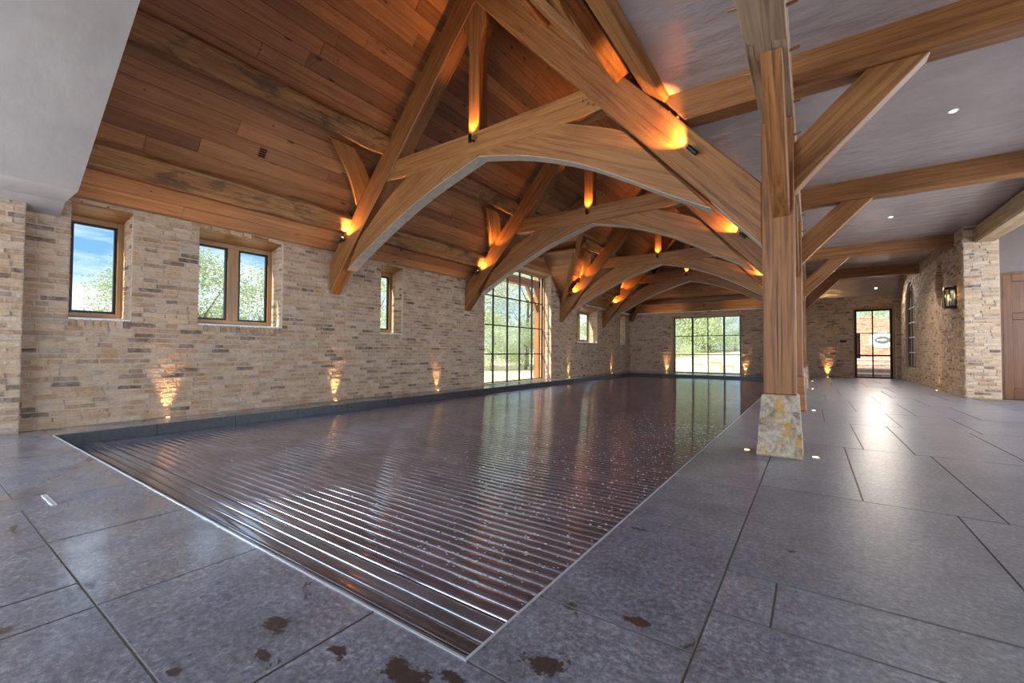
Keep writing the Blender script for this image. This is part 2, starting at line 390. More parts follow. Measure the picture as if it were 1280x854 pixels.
# ------------------------------------------------------------------ measures of the building
XW, XR, YF, YN = -6.31, 2.29, 17.85, .94       # left wall, right wall, far wall, near end of the boarded roof
ZW, ZC, S = 2.40, 3.12, 1.13                   # wall head, aisle ceiling, roof pitch
XC = -1.05                                     # where the right slope meets the aisle ceiling
XA = -3.361; ZA = ZW+S*(XA-XW)                 # ridge
PX0, PX1, PY0, PY1 = -5.80, -.742, .864, 16.30 # pool
YB = -3.5                                      # wall behind the viewpoint
DY, DH = 9.5, 2.25                             # dormer over the tall window: centre, half width (45 degrees)
TRUSS_Y = [3.95, 7.22, 11.60, 14.85]; TT = .20

# ------------------------------------------------------------------ floor, pool
fl = MB()
for x0,x1,y0,y1 in ((XW-.3,5.0,YB,PY0),(XW-.3,PX0,PY0,PY1),(PX1,5.0,PY0,PY1),(XW-.3,5.0,PY1,YF+.3)): fl.box(x0,x1,y0,y1,-.20,-.004)
floor = fl.build('floor', GROUT, center=(0,0,0)); tag(floor, 'grey limestone slab floor around the indoor pool', 'floor', kind='structure')
def slab(x0,x1,y0,y1):
    g = .0028; x0 += g; x1 -= g; y0 += g; y1 -= g; e = .0015; t = rnd.uniform(-.0012,.0006); zb = -.05
    v = [(x0,y0,zb),(x1,y0,zb),(x1,y1,zb),(x0,y1,zb),(x0,y0,t-e),(x1,y0,t-e),(x1,y1,t-e),(x0,y1,t-e),(x0+e,y0+e,t),(x1-e,y0+e,t),(x1-e,y1-e,t),(x0+e,y1-e,t)]
    f = [(0,1,5,4),(1,2,6,5),(2,3,7,6),(3,0,4,7),(4,5,9,8),(5,6,10,9),(6,7,11,10),(7,4,8,11),(8,9,10,11)]
    o = mk('stone_slab', v, f, STONE, floor); o.data.materials.append(SLABEDGE)
    for p in o.data.polygons: p.material_index = 0 if p.index == 8 else 1
def row(y0,y1,xs):
    for a,b in zip(xs[:-1],xs[1:]): slab(a,b,y0,y1)
def fill(a, b, lo, hi, first=()):
    out = [a]+[q for q in first if a < q < b]
    while b-out[-1] > hi: out.append(out[-1]+rnd.uniform(lo,hi))
    if b-out[-1] < lo*.45 and len(out) > 1: out.pop()
    return out+[b]
# coping along the near end and the rows in front of it
row(.38, PY0, [XW,-5.60,-4.85,-4.10]); row(.38, PY0, [-2.60,-1.845,-1.11,-.265])
def slab_poly(pts):
    n = len(pts); cx = sum(p[0] for p in pts)/n; cy = sum(p[1] for p in pts)/n; g = .0028
    q = [(x-math.copysign(g,x-cx), y_-math.copysign(g,y_-cy)) for x,y_ in pts]; m = MB(); m.prism([(x,y_,-.05) for x,y_ in q],(0,0,.05)); m.build('stone_slab', STONE, floor)
slab_poly([(-4.10,.38),(-3.50,.38),(-3.50,.50),(-3.355,.50),(-3.355,PY0),(-4.10,PY0)])
slab_poly([(-3.355,.50),(-3.20,.50),(-3.20,.38),(-2.60,.38),(-2.60,PY0),(-3.355,PY0)])
slab(-3.50,-3.20,.05,.50)
row(-.35, .38, [XW,-5.7,-5.1,-4.3,-3.50]); slab(-3.50,-3.20,-.35,.05); row(-.35, .38, [-3.20,-2.57,-2.07,-1.84,-1.292,-.62,-.265])
row(-1.2, -.35, fill(XW,-.265,.6,1.0)); row(-2.2,-1.2, fill(XW,-.265,.6,1.0)); row(YB,-2.2, fill(XW,-.265,.6,1.0))
# coping on the right of the pool
for a,b in zip([PY0,1.23,2.063,2.882,3.70,4.53],[1.23,2.063,2.882,3.70,4.53,5.35]): slab(PX1,-.265,a,b)
y = 5.35
while y < PY1-.01: slab(PX1,-.265,y,min(y+.822,PY1)); y += .822
rows = [(YB,-2.0,()),(-2.0,-.8,()),(-.8,.38,(.3,)),(.38,1.477,(.33,)),(1.477,1.775,(-.105,.9)),(1.775,3.006,(.584,1.4)),(3.006,4.62,(.222,.756,1.35)),(4.62,6.2,(.35,.667,1.3)),(6.2,7.5,(.12,.8)),
        (7.5,9.0,(.5,1.1)),(9.0,10.3,(.2,.9)),(10.3,11.9,(.45,1.2)),(11.9,13.4,(.1,.8)),(13.4,14.8,(.4,1.1)),(14.8,PY1,(.2,.8))]
for y0,y1,first in rows: row(y0,y1, fill(-.265, 4.95 if y1 <= 10.3 else XR+.05, .5,.95, first))
# ledges on the left and at the far end
y = PY0
while y < PY1-.01: slab(XW,PX0,y,min(y+.78,PY1)); y += .78
row(PY1,17.05, fill(XW,XR,.7,.95)); row(17.05,YF, fill(XW,XR,.7,.95))
# access hatch frame in the slabs by the pool corner
hat = thing('floor_hatch', (-3.33,.42,0), 'thin steel-edged access hatch set in floor left of pool corner', 'hatch')
box('edge_strip',-3.47,-3.20,.490,.499,-.004,.003,STEEL,hat); box('edge_strip',-3.47,-3.20,.478,.486,-.004,.003,STEEL,hat)

pb = MB(); w = .06; ZP = -.55
pb.box(PX0-w,PX0,PY0-w,PY1+w,ZP,-.0065); pb.box(PX1,PX1+w,PY0-w,PY1+w,ZP,-.0065); pb.box(PX0,PX1,PY0-w,PY0,ZP,-.0065); pb.box(PX0,PX1,PY1,PY1+w,ZP,-.0065); pb.box(PX0,PX1,PY0,PY1,ZP-.1,ZP)
basin = pb.build('pool_basin', LIP, center=(PX0,PY0,0)); tag(basin, 'long rectangular indoor pool basin sunk in the stone floor', 'pool', kind='structure')
for k in range(20):   # dark facing stones of the left and far lips
    y0 = PY0+k*.772
    if y0 < PY1-.05: box('lip_stone', PX0,PX0+.012,y0+.002,min(y0+.77,PY1),-.30,-.004,LIP,basin)
for k in range(7):
    x0 = PX0+.012+k*.722; box('lip_stone', x0+.002,min(x0+.72,PX1),PY1-.012,PY1,-.30,-.004,LIP,basin)
box('edge_trim',PX1-.004,PX1+.003,PY0-.004,PY1,-.03,.0025,STEEL,basin); box('edge_trim',PX0,PX1-.004,PY0-.003,PY0+.004,-.03,.0025,STEEL,basin)

# slatted cover floating 12 cm below the floor
cover = thing('pool_cover', (PX0,PY0,-.12), 'dark glossy slatted automatic cover closed over the whole pool', 'pool cover')
PITCH_S = .065
def slat_mesh(name, mat, pitch, crown, x0, x1, gap=.004, zt=-.115):
    prof = []
    h = pitch/2-gap/2
    for i in range(9):
        t = -1+i/4; prof.append((t*h, zt-crown*t*t-(0.002 if abs(t) == 1 else 0)))
    prof = [(-h, zt-.03)]+prof+[(h, zt-.03)]; n = len(prof)
    V = [(x0,a,b) for a,b in prof]+[(x1,a,b) for a,b in prof]; F = [(i,i+1,n+i+1,n+i) for i in range(n-1)]
    F = [f[::-1] for f in F]
    me = bpy.data.meshes.new(name); me.from_pydata(V,[],F); me.materials.append(mat); me.update()
    for p in me.polygons: p.use_smooth = True
    return me
SM = slat_mesh('slat', SLAT, PITCH_S, .0021, PX0+.03, PX1-.012)
ys = 1.2455
while ys < PY1-.05:
    o = new_obj('slat', SM, cover, Matrix.Translation((0,ys,0)) @ Matrix.Rotation(rnd.uniform(-.004,.004),4,'X')); ys += PITCH_S
box('float_underlay', PX0+.02,PX1-.005,1.21,PY1-.02,-.16,-.146,simple('cover_underlay',(.01,.008,.008),.6),cover)
gr = thing('pool_end_grille', (PX0,PY0,-.12), 'grey wet slatted strip over the cover pit at the near pool end', 'grille')
GM = slat_mesh('grille_bar', GRILLE, .064, .0012, PX0+.012, PX1-.012, gap=.006, zt=-.112)
for k in range(5): new_obj('grille_bar', GM, gr, Matrix.Translation((0,.905+k*.064+.006,0)))
box('grille_tray', PX0+.012,PX1-.012,PY0+.002,1.205,-.17,-.15,LIP,gr)
# droplets lying on the cover
dm = MB()
for k in range(5200):
    if k < 3600:
        cx = rnd.uniform(PX0+.1,PX1-.1); cy = 1.3+(rnd.random()**.8)*12
        q = noise.noise(Vector((cx*.8,cy*.6,3)))
        if q < -.05: continue
    else: cx = PX1-.1-abs(rnd.gauss(0,.8)); cy = rnd.uniform(1.3,6)
    if cx < PX0+.1: continue
    a = rnd.uniform(.0025,.0075); e = rnd.uniform(.5,1); z = -.1165; n = 6; al = rnd.uniform(0,3)
    ring = [(cx+math.cos(al+i*math.pi/3)*a*1.6, cy+math.sin(al+i*math.pi/3)*a*e, z) for i in range(n)]
    dm.add(ring+[(cx,cy,z+a*.45)], [(i,(i+1)%n,n) for i in range(n)])
dro = dm.build('water_droplets', WATER, smooth=True, center=(PX0,PY0,-.117)); tag(dro, 'scattered water droplets lying on the dark pool cover', 'water', kind='stuff')

# ------------------------------------------------------------------ brickwork
CO, BL, JT = .0585, .205, .011
def brick_outline(l, h, rg, j=.0035):
    xs = [-l/2,-l/6,l/6,l/2]; e = min(.12*h,.006)
    b = [(x, -h/2+rg.uniform(-j,j*.6)) for x in xs]; t = [(x, h/2+rg.uniform(-j*.6,j)) for x in xs[::-1]]
    b[0] = (b[0][0]+rg.uniform(0,j*1.5), b[0][1]); t[0] = (t[0][0]-rg.uniform(0,j*1.5), t[0][1])
    return b+t
def brick_geo(l, h, d, rg):
    o = brick_outline(l,h,rg); V = []; F = []
    n = len(o)
    for (x,z) in o: V.append((x, .02, z))
    for (x,z) in o: V.append((x*(1-.03), -d+rg.uniform(-.002,.002), z*.86))
    F = [tuple(range(n,2*n))]+[(i,(i+1)%n,n+(i+1)%n,n+i) for i in range(n)]
    return V, F
def brickwork(wall, O, u, n, rows_fn, zmin, zmax, singles=0, mat=BRICK, seed=1, proud=.009, key=None, co=CO, bl=BL):
    """lay courses; rows_fn(z) gives the free spans [(u0,u1)] of a course; nearest 'singles' bricks become objects of their own"""
    rg = random.Random(seed); O, u, n = Vector(O), Vector(u), Vector(n)
    M = Matrix(((u.x,-n.x,0,O.x),(u.y,-n.y,0,O.y),(u.z,-n.z,1,O.z),(0,0,0,1)))
    B = []; z = zmin; c = 0
    while z+co*.7 < zmax:
        zc = z+co/2
        for s0,s1 in rows_fn(zc):
            a = s0+JT/2; first = True
            while a < s1-.02:
                l = rg.choice((bl,bl,bl,bl*.5,bl*.75))+rg.uniform(-.012,.012)
                if first and c%2: l *= .5
                first = False
                if s1-(a+l) < .06: l = s1-a-JT/2
                if l < .02: break
                B.append((a+l/2, zc+rg.uniform(-.002,.002), l, co-JT+rg.uniform(-.006,.004), proud+rg.uniform(-.006,.007))); a += l+JT
        z += co; c += 1
    camp = Vector((0,0,CAMZ))
    B.sort(key=lambda b: key(b) if key else ((O+u*b[0]+Vector((0,0,b[1])))-camp).length)
    var = []
    for k in range(10):
        V, F = brick_geo(BL, CO-JT, 1.0, random.Random(k)); V = [(x, (y if y > 0 else y*.01), zz) for x,y,zz in V]
        me = bpy.data.meshes.new('brick'); me.from_pydata(V,[],F); me.materials.append(mat); me.update(); var.append(me)
    for b in B[:singles]:
        o = new_obj('brick', rg.choice(var), wall, M @ Matrix.Translation((b[0],0,b[1])) @ Matrix.Diagonal((b[2]/BL, max(b[4],.003)/.01, b[3]/(CO-JT), 1)))
    rest = MB()
    for b in B[singles:]:
        V, F = brick_geo(b[2], b[3], b[4], rg); rest.add([M @ Vector((x+b[0],y,zz+b[1])) for x,y,zz in V], F)
    if rest.v: tag(rest.build('brickwork', mat, wall), 'weathered buff bricks laid in thin courses', kind='stuff')
def cut(spans, a, b):
    out = []
    for s0,s1 in spans:
        if b <= s0 or a >= s1: out.append((s0,s1)); continue
        if a > s0: out.append((s0,a))
        if b < s1: out.append((b,s1))
    return out

# left wall: five small windows and one tall one
FILLWIN = (-3.0,-.5,.5,2.05)  # unseen opening added in the left wall for a fill light
WINS = [(1.022,1.518,1.13,2.34),(2.166,3.21,1.13,2.36),(4.952,5.453,1.12,2.355),(12.80,14.43,1.12,2.30),(16.68,17.22,1.12,2.30)]
BIG = (7.93,11.08,0.0,3.06)
def dorm_z(yy): return ZW+DH-abs(yy-DY)
outer = [(YB,-.02),(BIG[0],-.02),(BIG[0],BIG[3]),(BIG[1],BIG[3]),(BIG[1],-.02),(YF+.3,-.02),(YF+.3,ZW),(DY+DH,ZW),(DY,ZW+DH),(DY-DH,ZW),(YB,ZW)]
wl = wall_poly('wall_left', outer, [rect(*w_) for w_ in WINS+[FILLWIN]], (XW,0,0), (0,1,0), (1,0,0), .36, MORTAR, 'long buff brick wall with small windows left of the pool')
def left_rows(z):
    if z < ZW: sp = cut([(YB,.28),(.70,YF)],FILLWIN[0],FILLWIN[1]) if FILLWIN[2] < z < FILLWIN[3] else [(YB,.28),(.70,YF)]
    else: sp = [(DY-DH+(z-ZW), DY+DH-(z-ZW))]
    for a,b,c,d in WINS+[BIG]:
        if c-.105 < z < d and (a,b,c,d) != BIG: sp = cut(sp,a,b)
        elif (a,b,c,d) == BIG and z < d: sp = cut(sp,a,b)
    if z > BIG[3]: sp = []
    return sp
brickwork(wl, (XW,0,0),(0,1,0),(1,0,0), left_rows, 0.0, BIG[3], singles=300, seed=3, key=lambda b: (b[0] < .69, Vector((XW,b[0],b[1]-CAMZ)).length))
# reveals and brick-on-edge sills of the left windows
def reveals(wall, wins, xf, depth):
    rv = MB(); rg = random.Random(5)
    for (a,b,c,d) in wins:
        z = c
        while z+CO*.7 < d:
            for side,(yy,nn,uu) in enumerate(((b,(0,-1,0),(1,0,0)),(a,(0,1,0),(-1,0,0)))):
                nn = Vector(nn); uu = Vector(uu); Oo = Vector((xf-depth/2,yy,z+CO/2))
                ls = (.2,depth-.22) if int(z/CO)%2 else (depth-.22,.2); t = -depth/2
                for l in ls:
                    V, F = brick_geo(l-JT, CO-JT, .005+rg.uniform(-.002,.002), rg)
                    rv.add([Oo+uu*(x+t+l/2)-nn*y_+Vector((0,0,z_)) for x,y_,z_ in V], F); t += l
            z += CO
        if c > .5:   # sill course on edge
            yy = a
            while yy < b-.02:
                l = min(.062,b-yy); V, F = brick_geo(l-.010,.095,.010+rg.uniform(-.003,.003),rg)
                rv.add([Vector((xf-y_, yy+l/2+x, c-.053+z_)) for x,y_,z_ in V], F); yy += l
    tag(rv.build('reveal_bricks', BRICK, wall), 'brick window reveals and brick-on-edge sill courses', kind='stuff')
reveals(wl, WINS+[BIG], XW, .30)

# pier at the near end of the left wall
wp = box('wall_pier', XW,-6.19,.28,.695,-.02,2.30,MORTAR); tag(wp, 'narrow projecting brick pier at the near end of left wall', 'wall', kind='structure')
brickwork(wp, (-6.19,0,0),(0,1,0),(1,0,0), lambda z: [(.28,.695)], 0, 2.29, singles=300, seed=8)
brickwork(wp, (0,.695,0),(-1,0,0),(0,1,0), lambda z: [(6.195,6.305)], 0, 2.29, singles=0, seed=9)

# far wall with glazed opening and glazed door, aisle part taller
FWIN = (-4.60,-2.12,0.0,2.27); FDOOR = (1.12,2.17,0.0,2.29)
outer = [(XW,-.02),(FWIN[0],-.02),(FWIN[0],FWIN[3]),(FWIN[1],FWIN[3]),(FWIN[1],-.02),(FDOOR[0],-.02),(FDOOR[0],FDOOR[3]),(FDOOR[1],FDOOR[3]),(FDOOR[1],-.02),(XR+.3,-.02),(XR+.3,2.66),(-.33,2.66),(-.33,ZW),(XW,ZW)]
wf_ = wall_poly('wall_far', outer, [], (0,YF,0),(1,0,0),(0,-1,0), .36, MORTAR, 'brick end wall beyond the pool with glazed opening and door')
def far_rows(z):
    sp = [(XW,XR)] if z < ZW else [(-.33,XR)]
    for a,b,c,d in (FWIN,FDOOR):
        if z < d: sp = cut(sp,a,b)
    return sp
brickwork(wf_, (0,YF,0),(1,0,0),(0,-1,0), far_rows, 0, 2.65, singles=0, seed=11)

# right wall of the aisle: arched window and pointed recess
AY, AHW, AZ0, AZS = 16.28, .72, .40, 2.10          # arched window: centre, half width, sill, springing
NY, NHW, NZ0, NZ1 = 12.89, .37, 1.785, 2.86        # pointed niche
def arch_loop(n=14): return [(-(AY-AHW),AZ0)]+[(-(AY-AHW*math.cos(math.pi*i/n)),AZS+AHW*math.sin(math.pi*i/n)) for i in range(n+1)]+[(-(AY+AHW),AZ0)]
def niche_hw(z):
    t = (z-NZ0)/(NZ1-NZ0)
    return NHW*max(0,math.sin(math.pi*min(1,max(0,t))))**.75 if 0 < t < 1 else 0
def niche_loop(n=16):
    a = [(-(NY-niche_hw(NZ0+(NZ1-NZ0)*i/n)), NZ0+(NZ1-NZ0)*i/n) for i in range(n+1)]
    b = [(-(NY+niche_hw(NZ0+(NZ1-NZ0)*i/n)), NZ0+(NZ1-NZ0)*i/n) for i in range(n-1,0,-1)]
    return a+b
YR = 11.10
wr = wall_poly('wall_right', rect(-(YF+.2),-YR-.02,-.02,3.16), [arch_loop(),niche_loop()], (XR,0,0),(0,-1,0),(-1,0,0), .34, MORTAR, 'brick aisle wall with arched window and wall lantern')
def right_rows(z):
    sp = [(-YF,-YR)]
    if AZ0 < z < AZS+AHW:
        h = AHW if z < AZS else math.sqrt(max(0,AHW**2-(z-AZS)**2)); sp = cut(sp,-AY-h,-AY+h)
    h = niche_hw(z)
    if h > .02: sp = cut(sp,-NY-h,-NY+h)
    return sp
brickwork(wr, (XR,0,0),(0,-1,0),(-1,0,0), right_rows, 0, 3.11, singles=0, seed=13)
nb = box('niche_back', XR+.26,XR+.33,NY-.5,NY+.5,NZ0-.1,NZ1+.1,MORTAR,wr)
brickwork(wr, (XR+.26,0,0),(0,-1,0),(-1,0,0), lambda z: [(-NY-.42,-NY+.42)], NZ0-.05, NZ1+.05, singles=0, seed=14)
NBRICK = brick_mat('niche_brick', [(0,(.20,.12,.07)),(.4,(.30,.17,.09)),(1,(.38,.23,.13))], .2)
for sg in (-1,1):                                  # brick courses lining the sides of the pointed niche
    for i in range(1,17):
        z0 = NZ0+(NZ1-NZ0)*i/18+.003; z1 = NZ0+(NZ1-NZ0)*(i+1)/18-.003; a0 = NY+sg*niche_hw(z0); a1 = NY+sg*niche_hw(z1); q = -sg*.010
        prism('brick', [(XR+.003,a0-q*.3,z0),(XR+.003,a1-q*.3,z1),(XR+.003,a1+q,z1),(XR+.003,a0+q,z0)], (.255,0,0), NBRICK, wr)
# return of the wall beside the oak door
wq = box('wall_return', XR+.001,2.74,YR,YR+.34,-.02,3.16,MORTAR); tag(wq, 'brick return pier between aisle wall and oak door', 'wall', kind='structure')
brickwork(wq, (0,YR,0),(1,0,0),(0,-1,0), lambda z: [(XR,2.74)], 0, 3.10, singles=300, seed=15)
# recess walls: plaster above and beside the oak door, side wall with added windows, wall behind the viewpoint
DR0, DR1, DRZ = 2.76, 3.62, 2.22
wall_poly('wall_recess', [(2.741,-.02),(DR0,-.02),(DR0,DRZ),(DR1,DRZ),(DR1,-.02),(5.0,-.02),(5.0,3.16),(2.741,3.16)], [], (0,YR+.08,0),(1,0,0),(0,-1,0), .2, PLASTERB, 'plastered wall around the oak door')
wall_poly('wall_side', rect(-(YR+.3),-YB,-.02,3.16), [rect(-4.7,-.5,.55,2.55),rect(-10.3,-6.1,.55,2.55)], (5.0,0,0),(0,-1,0),(-1,0,0), .3, PLASTER, 'plastered side wall with two added windows right of the aisle')
wall_poly('wall_near', rect(XW-.3,5.2,-.02,4.4), [rect(-5.4,.2,.3,2.7)], (0,YB,0),(-1,0,0) if False else (1,0,0),(0,1,0), .3, PLASTER, 'plastered wall with a wide window behind the viewpoint')

# ------------------------------------------------------------------ ceilings
cm = MB()
cm.prism([(XC,YB,ZC),(5.0,YB,ZC),(5.0,YF-.46,ZC),(XC,YF-.46,ZC)],(0,0,.08))
cm.prism([(XC,YF-.46,ZC),(5.0,YF-.46,ZC),(5.0,YF+.02,2.62),(XC,YF+.02,2.62)],(0,.06,.06))
ce = cm.build('ceiling', PLASTER, center=(0,8,ZC)); tag(ce, 'flat polished plaster ceiling over the aisle', 'ceiling', kind='structure')
# plaster bulkhead over the near end
P1, P2, P3 = (-5.54,2.262), (-6.07,2.262), (XW,2.15)
prof = [P3,P2,P1,(-3.87,3.27),(-2.6,4.04),(XC,4.04),(XC,ZC),(XC+.05,ZC),(XC+.05,4.2),(-2.7,4.2),(-3.95,3.42),(-5.6,2.42),(XW,2.42)]
cn = prism('ceiling_near', [(a,YB,b) for a,b in prof], (0,YN-YB,0), PLASTERW); tag(cn, 'pale plaster sloping bulkhead above the near left corner', 'ceiling', kind='structure')
prism('gable_infill', [(XW,YN-.1,2.42),(-5.6,YN-.1,2.42),(-3.95,YN-.1,3.42),(-2.7,YN-.1,4.2),(XC+.05,YN-.1,4.2),(XC+.05,YN-.1,ZC+.1),(XA,YN-.1,ZA+.1)], (0,.1,0), PLASTERW, cn)

def board_piece(par, a, b, c, d, nrm, axis):
    """board from four corner points on the soffit, chamfered on its face"""
    nrm = Vector(nrm).normalized(); P = [Vector(q) for q in (a,b,c,d)]; ctr = sum(P,Vector())/4
    e = .005; ax = Vector(axis).normalized(); cr = nrm.cross(ax)
    def ins(p, k):
        q = p-ctr
        return ctr+ax*(q.dot(ax)-math.copysign(k,q.dot(ax)))+cr*(q.dot(cr)-math.copysign(k,q.dot(cr)))+nrm*(q.dot(nrm))
    off = rnd.uniform(0,.003)
    V = [ins(p,.0018)-nrm*.022 for p in P]+[ins(p,.0018)-nrm*.004 for p in P]+[ins(p,e)+nrm*(-.0005-off) for p in P]
    F = [(4,5,9,8),(5,6,10,9),(6,7,11,10),(7,4,8,11),(8,9,10,11),(0,1,5,4),(1,2,6,5),(2,3,7,6),(3,0,4,7)]
    if (P[1]-P[0]).cross(P[2]-P[0]).dot(nrm) < 0: F = [f[::-1] for f in F]
    mk('board', V, F, BOARD, par, axis=axis)
def courses(par, lo, hi, step, spans, pt, nrm, axis, lens=(1.6,4.2), seed=0):
    """lay boards in courses: pt(a,c)->3D, spans(c0,c1)->[(a0 at c0,a1 at c0,a0 at c1,a1 at c1)]"""
    rg = random.Random(seed); c = lo
    while c < hi-1e-4:
        c1 = min(c+step,hi)
        for (p0,p1,q0,q1) in spans(c,c1):
            # butt joints
            cuts = []; a = max(p0,q0)+rg.uniform(.4,lens[1])
            while a < min(p1,q1)-.35: cuts.append(a); a += rg.uniform(*lens)
            e0 = [p0]+cuts; f0 = [q0]+cuts; e1 = cuts+[p1]; f1 = cuts+[q1]
            for w0,x0,w1,x1 in zip(e0,f0,e1,f1):
                if max(w1-w0, x1-x0) > .03: board_piece(par, pt(w0,c), pt(w1,c), pt(x1,c1), pt(x0,c1), nrm, axis)
        c = c1
DX = .116
cleft = mk('ceiling_left', [(XW-.03,YN-.05,ZW-.03*S+.05),(XW-.03,DY-DH,ZW-.03*S+.05),(XW,DY-DH,ZW+.09),(XW+DH/S,DY,ZW+DH+.09),(XW,DY+DH,ZW+.09),(XW-.03,DY+DH,ZW-.03*S+.05),(XW-.03,YF+.03,ZW-.03*S+.05),(XA,YF-(XA-XW),ZA+.09),(XA,YN-.05,ZA+.09)], [(0,1,2,8),(2,3,7,8),(3,4,7),(4,5,6,7)], DARKGAP)
tag(cleft, 'board-lined left slope of the open timber roof', 'ceiling', kind='structure')
def lspans(c0,c1):
    z0 = ZW+S*(c0-XW); z1 = ZW+S*(c1-XW); h0 = DH-(z0-ZW); h1 = DH-(z1-ZW); e0 = YF-(c0-XW); e1 = YF-(c1-XW)
    if h0 <= 0: return [(YN,e0,YN,e1)]
    h1 = max(0,h1)
    return [(YN,DY-h0,YN,DY-h1),(DY+h0,e0,DY+h1,e1)]
courses(cleft, XW, XA, DX, lspans, lambda a,c:(c,a,ZW+S*(c-XW)), (S,0,-1), (0,1,0), seed=21)
cright = mk('ceiling_right', [(XC+.02,YN-.05,ZC+.07),(XC+.02,YF+.1,ZC+.07),(XA,YF-(XA-XW),ZA+.09),(XA,YN-.05,ZA+.09)], [(0,1,2,3)], DARKGAP)
tag(cright, 'board-lined right slope of the open timber roof', 'ceiling', kind='structure')
def hipy(z): return YF-(z-ZW)/S
courses(cright, -XC, -XA, DX, lambda c0,c1: [(YN,hipy(ZC+S*(XC+c0)),YN,hipy(ZC+S*(XC+c1)))], lambda a,c:(-c,a,ZC+S*(XC+c)), (-S,0,-1), (0,1,0), seed=22)
cend = mk('ceiling_end', [(XW-.03,YF+.03,ZW-.03*S+.05),(-.33,YF+.03,ZW-.03*S+.05),(-.33,hipy(ZC)+.0,ZC+.09),(XC,hipy(ZC),ZC+.09),(XA,YF-(XA-XW),ZA+.09)], [(0,1,2,3,4)], DARKGAP)
tag(cend, 'board-lined hipped slope above the far wall', 'ceiling', kind='structure')
def hspans(c0,c1):
    f = lambda c: (-.34 if ZW+S*(YF+c) < ZC else XC-(ZW+S*(YF+c)-ZC)/S)
    return [(XW+(YF+c0), f(c0), XW+(YF+c1), f(c1))]
courses(cend, -YF, -(YF-(XA-XW)), DX, hspans, lambda a,c:(a,-c,ZW+S*(YF+c)), (0,-S,-1), (1,0,0), seed=23)
# dormer over the tall window
cdm = mk('ceiling_dormer', [(XW-.5,DY+DH,ZW+.05),(XW,DY+DH,ZW+.05),(XW+DH/S,DY,ZW+DH+.05),(XW-.5,DY,ZW+DH+.05),(XW-.5,DY-DH,ZW+.05),(XW,DY-DH,ZW+.05)], [(0,1,2,3),(3,2,5,4)], DARKGAP)
tag(cdm, 'board-lined dormer roof above the tall window', 'ceiling', kind='structure')
for sg,sd in ((1,24),(-1,25)):
    courses(cdm, 0, DH, .125, lambda c0,c1: [(XW-.30,XW+c0/S,XW-.30,XW+c1/S)], lambda a,c,sg=sg:(a,DY+sg*(DH-c),ZW+c), (0,-sg,-1), (1,0,0), seed=sd)
gb = prism('gable_backing', [(XW-.05,BIG[0]-.02,BIG[3]),(XW-.05,BIG[1]+.02,BIG[3]),(XW-.05,DY+DH-.66,BIG[3]),(XW-.05,DY,ZW+DH),(XW-.05,DY-DH+.66,BIG[3])], (-.05,0,0), DARKGAP, cdm)
courses(cdm, BIG[3], ZW+DH, .15, lambda c0,c1: [(DY-(DH-(c0-ZW)),DY+(DH-(c0-ZW)),DY-(DH-(c1-ZW)),DY+(DH-(c1-ZW)))], lambda a,c:(XW+.012,a,c), (1,0,0), (0,1,0), seed=26)

# ------------------------------------------------------------------ timber frame
ORD = ['nearest','second','third','farthest']
def raf_lo_l(x): return 1.70+S*(x-XW)
XM = -3.325
def raf_lo_r(x): return 1.665+S*(-.313-x)
arch_lo_l = [(-5.86,2.05),(-5.50,2.26),(-4.79,2.61),(-4.17,2.87),(-3.6,3.05),(-3.262,3.15)]
arch_lo_r = [(-3.262,3.15),(-2.6,2.99),(-1.96,2.745),(-1.5,2.50),(-1.10,2.262),(-.69,2.035)]
arch_up_l = [(-5.57,2.49),(-4.95,2.95),(-4.50,3.195)]
arch_up_r = [(-2.09,3.195),(-1.60,3.0),(-1.44,2.905)]
def spot(parent_name, label, base, tip, energy, group, aim=None, size=75):
    """small black cylinder spotlight from base to tip"""
    base = Vector(base); tip = Vector(tip); d = (tip-base).normalized()
    t = thing('truss_spotlight', base, label, 'spotlight', group)
    m = MB(); m.tube(base, tip, .021, n=12, caps=False); m.tube(base, base+d*.002, .021, n=12); m.tube(tip-d*.012, tip-d*.010, .0205, n=12); m.build('housing', BLACK, t)
    m = MB(); m.tube(tip-d*.010, tip-d*.006, .017, n=12); m.build('lens', LENS, t)
    mid = base.lerp(tip,.4); m = MB(); m.box(mid.x-.008,mid.x+.008,mid.y,mid.y+.064,mid.z-.008,mid.z+.008); m.build('bracket', BLACK, t)
    light('spot_beam','SPOT', tip+d*.004, energy, (1.0,.44,.11), t, aim if aim is not None else d, spot_size=math.radians(size), spot_blend=.7, shadow_soft_size=.015)
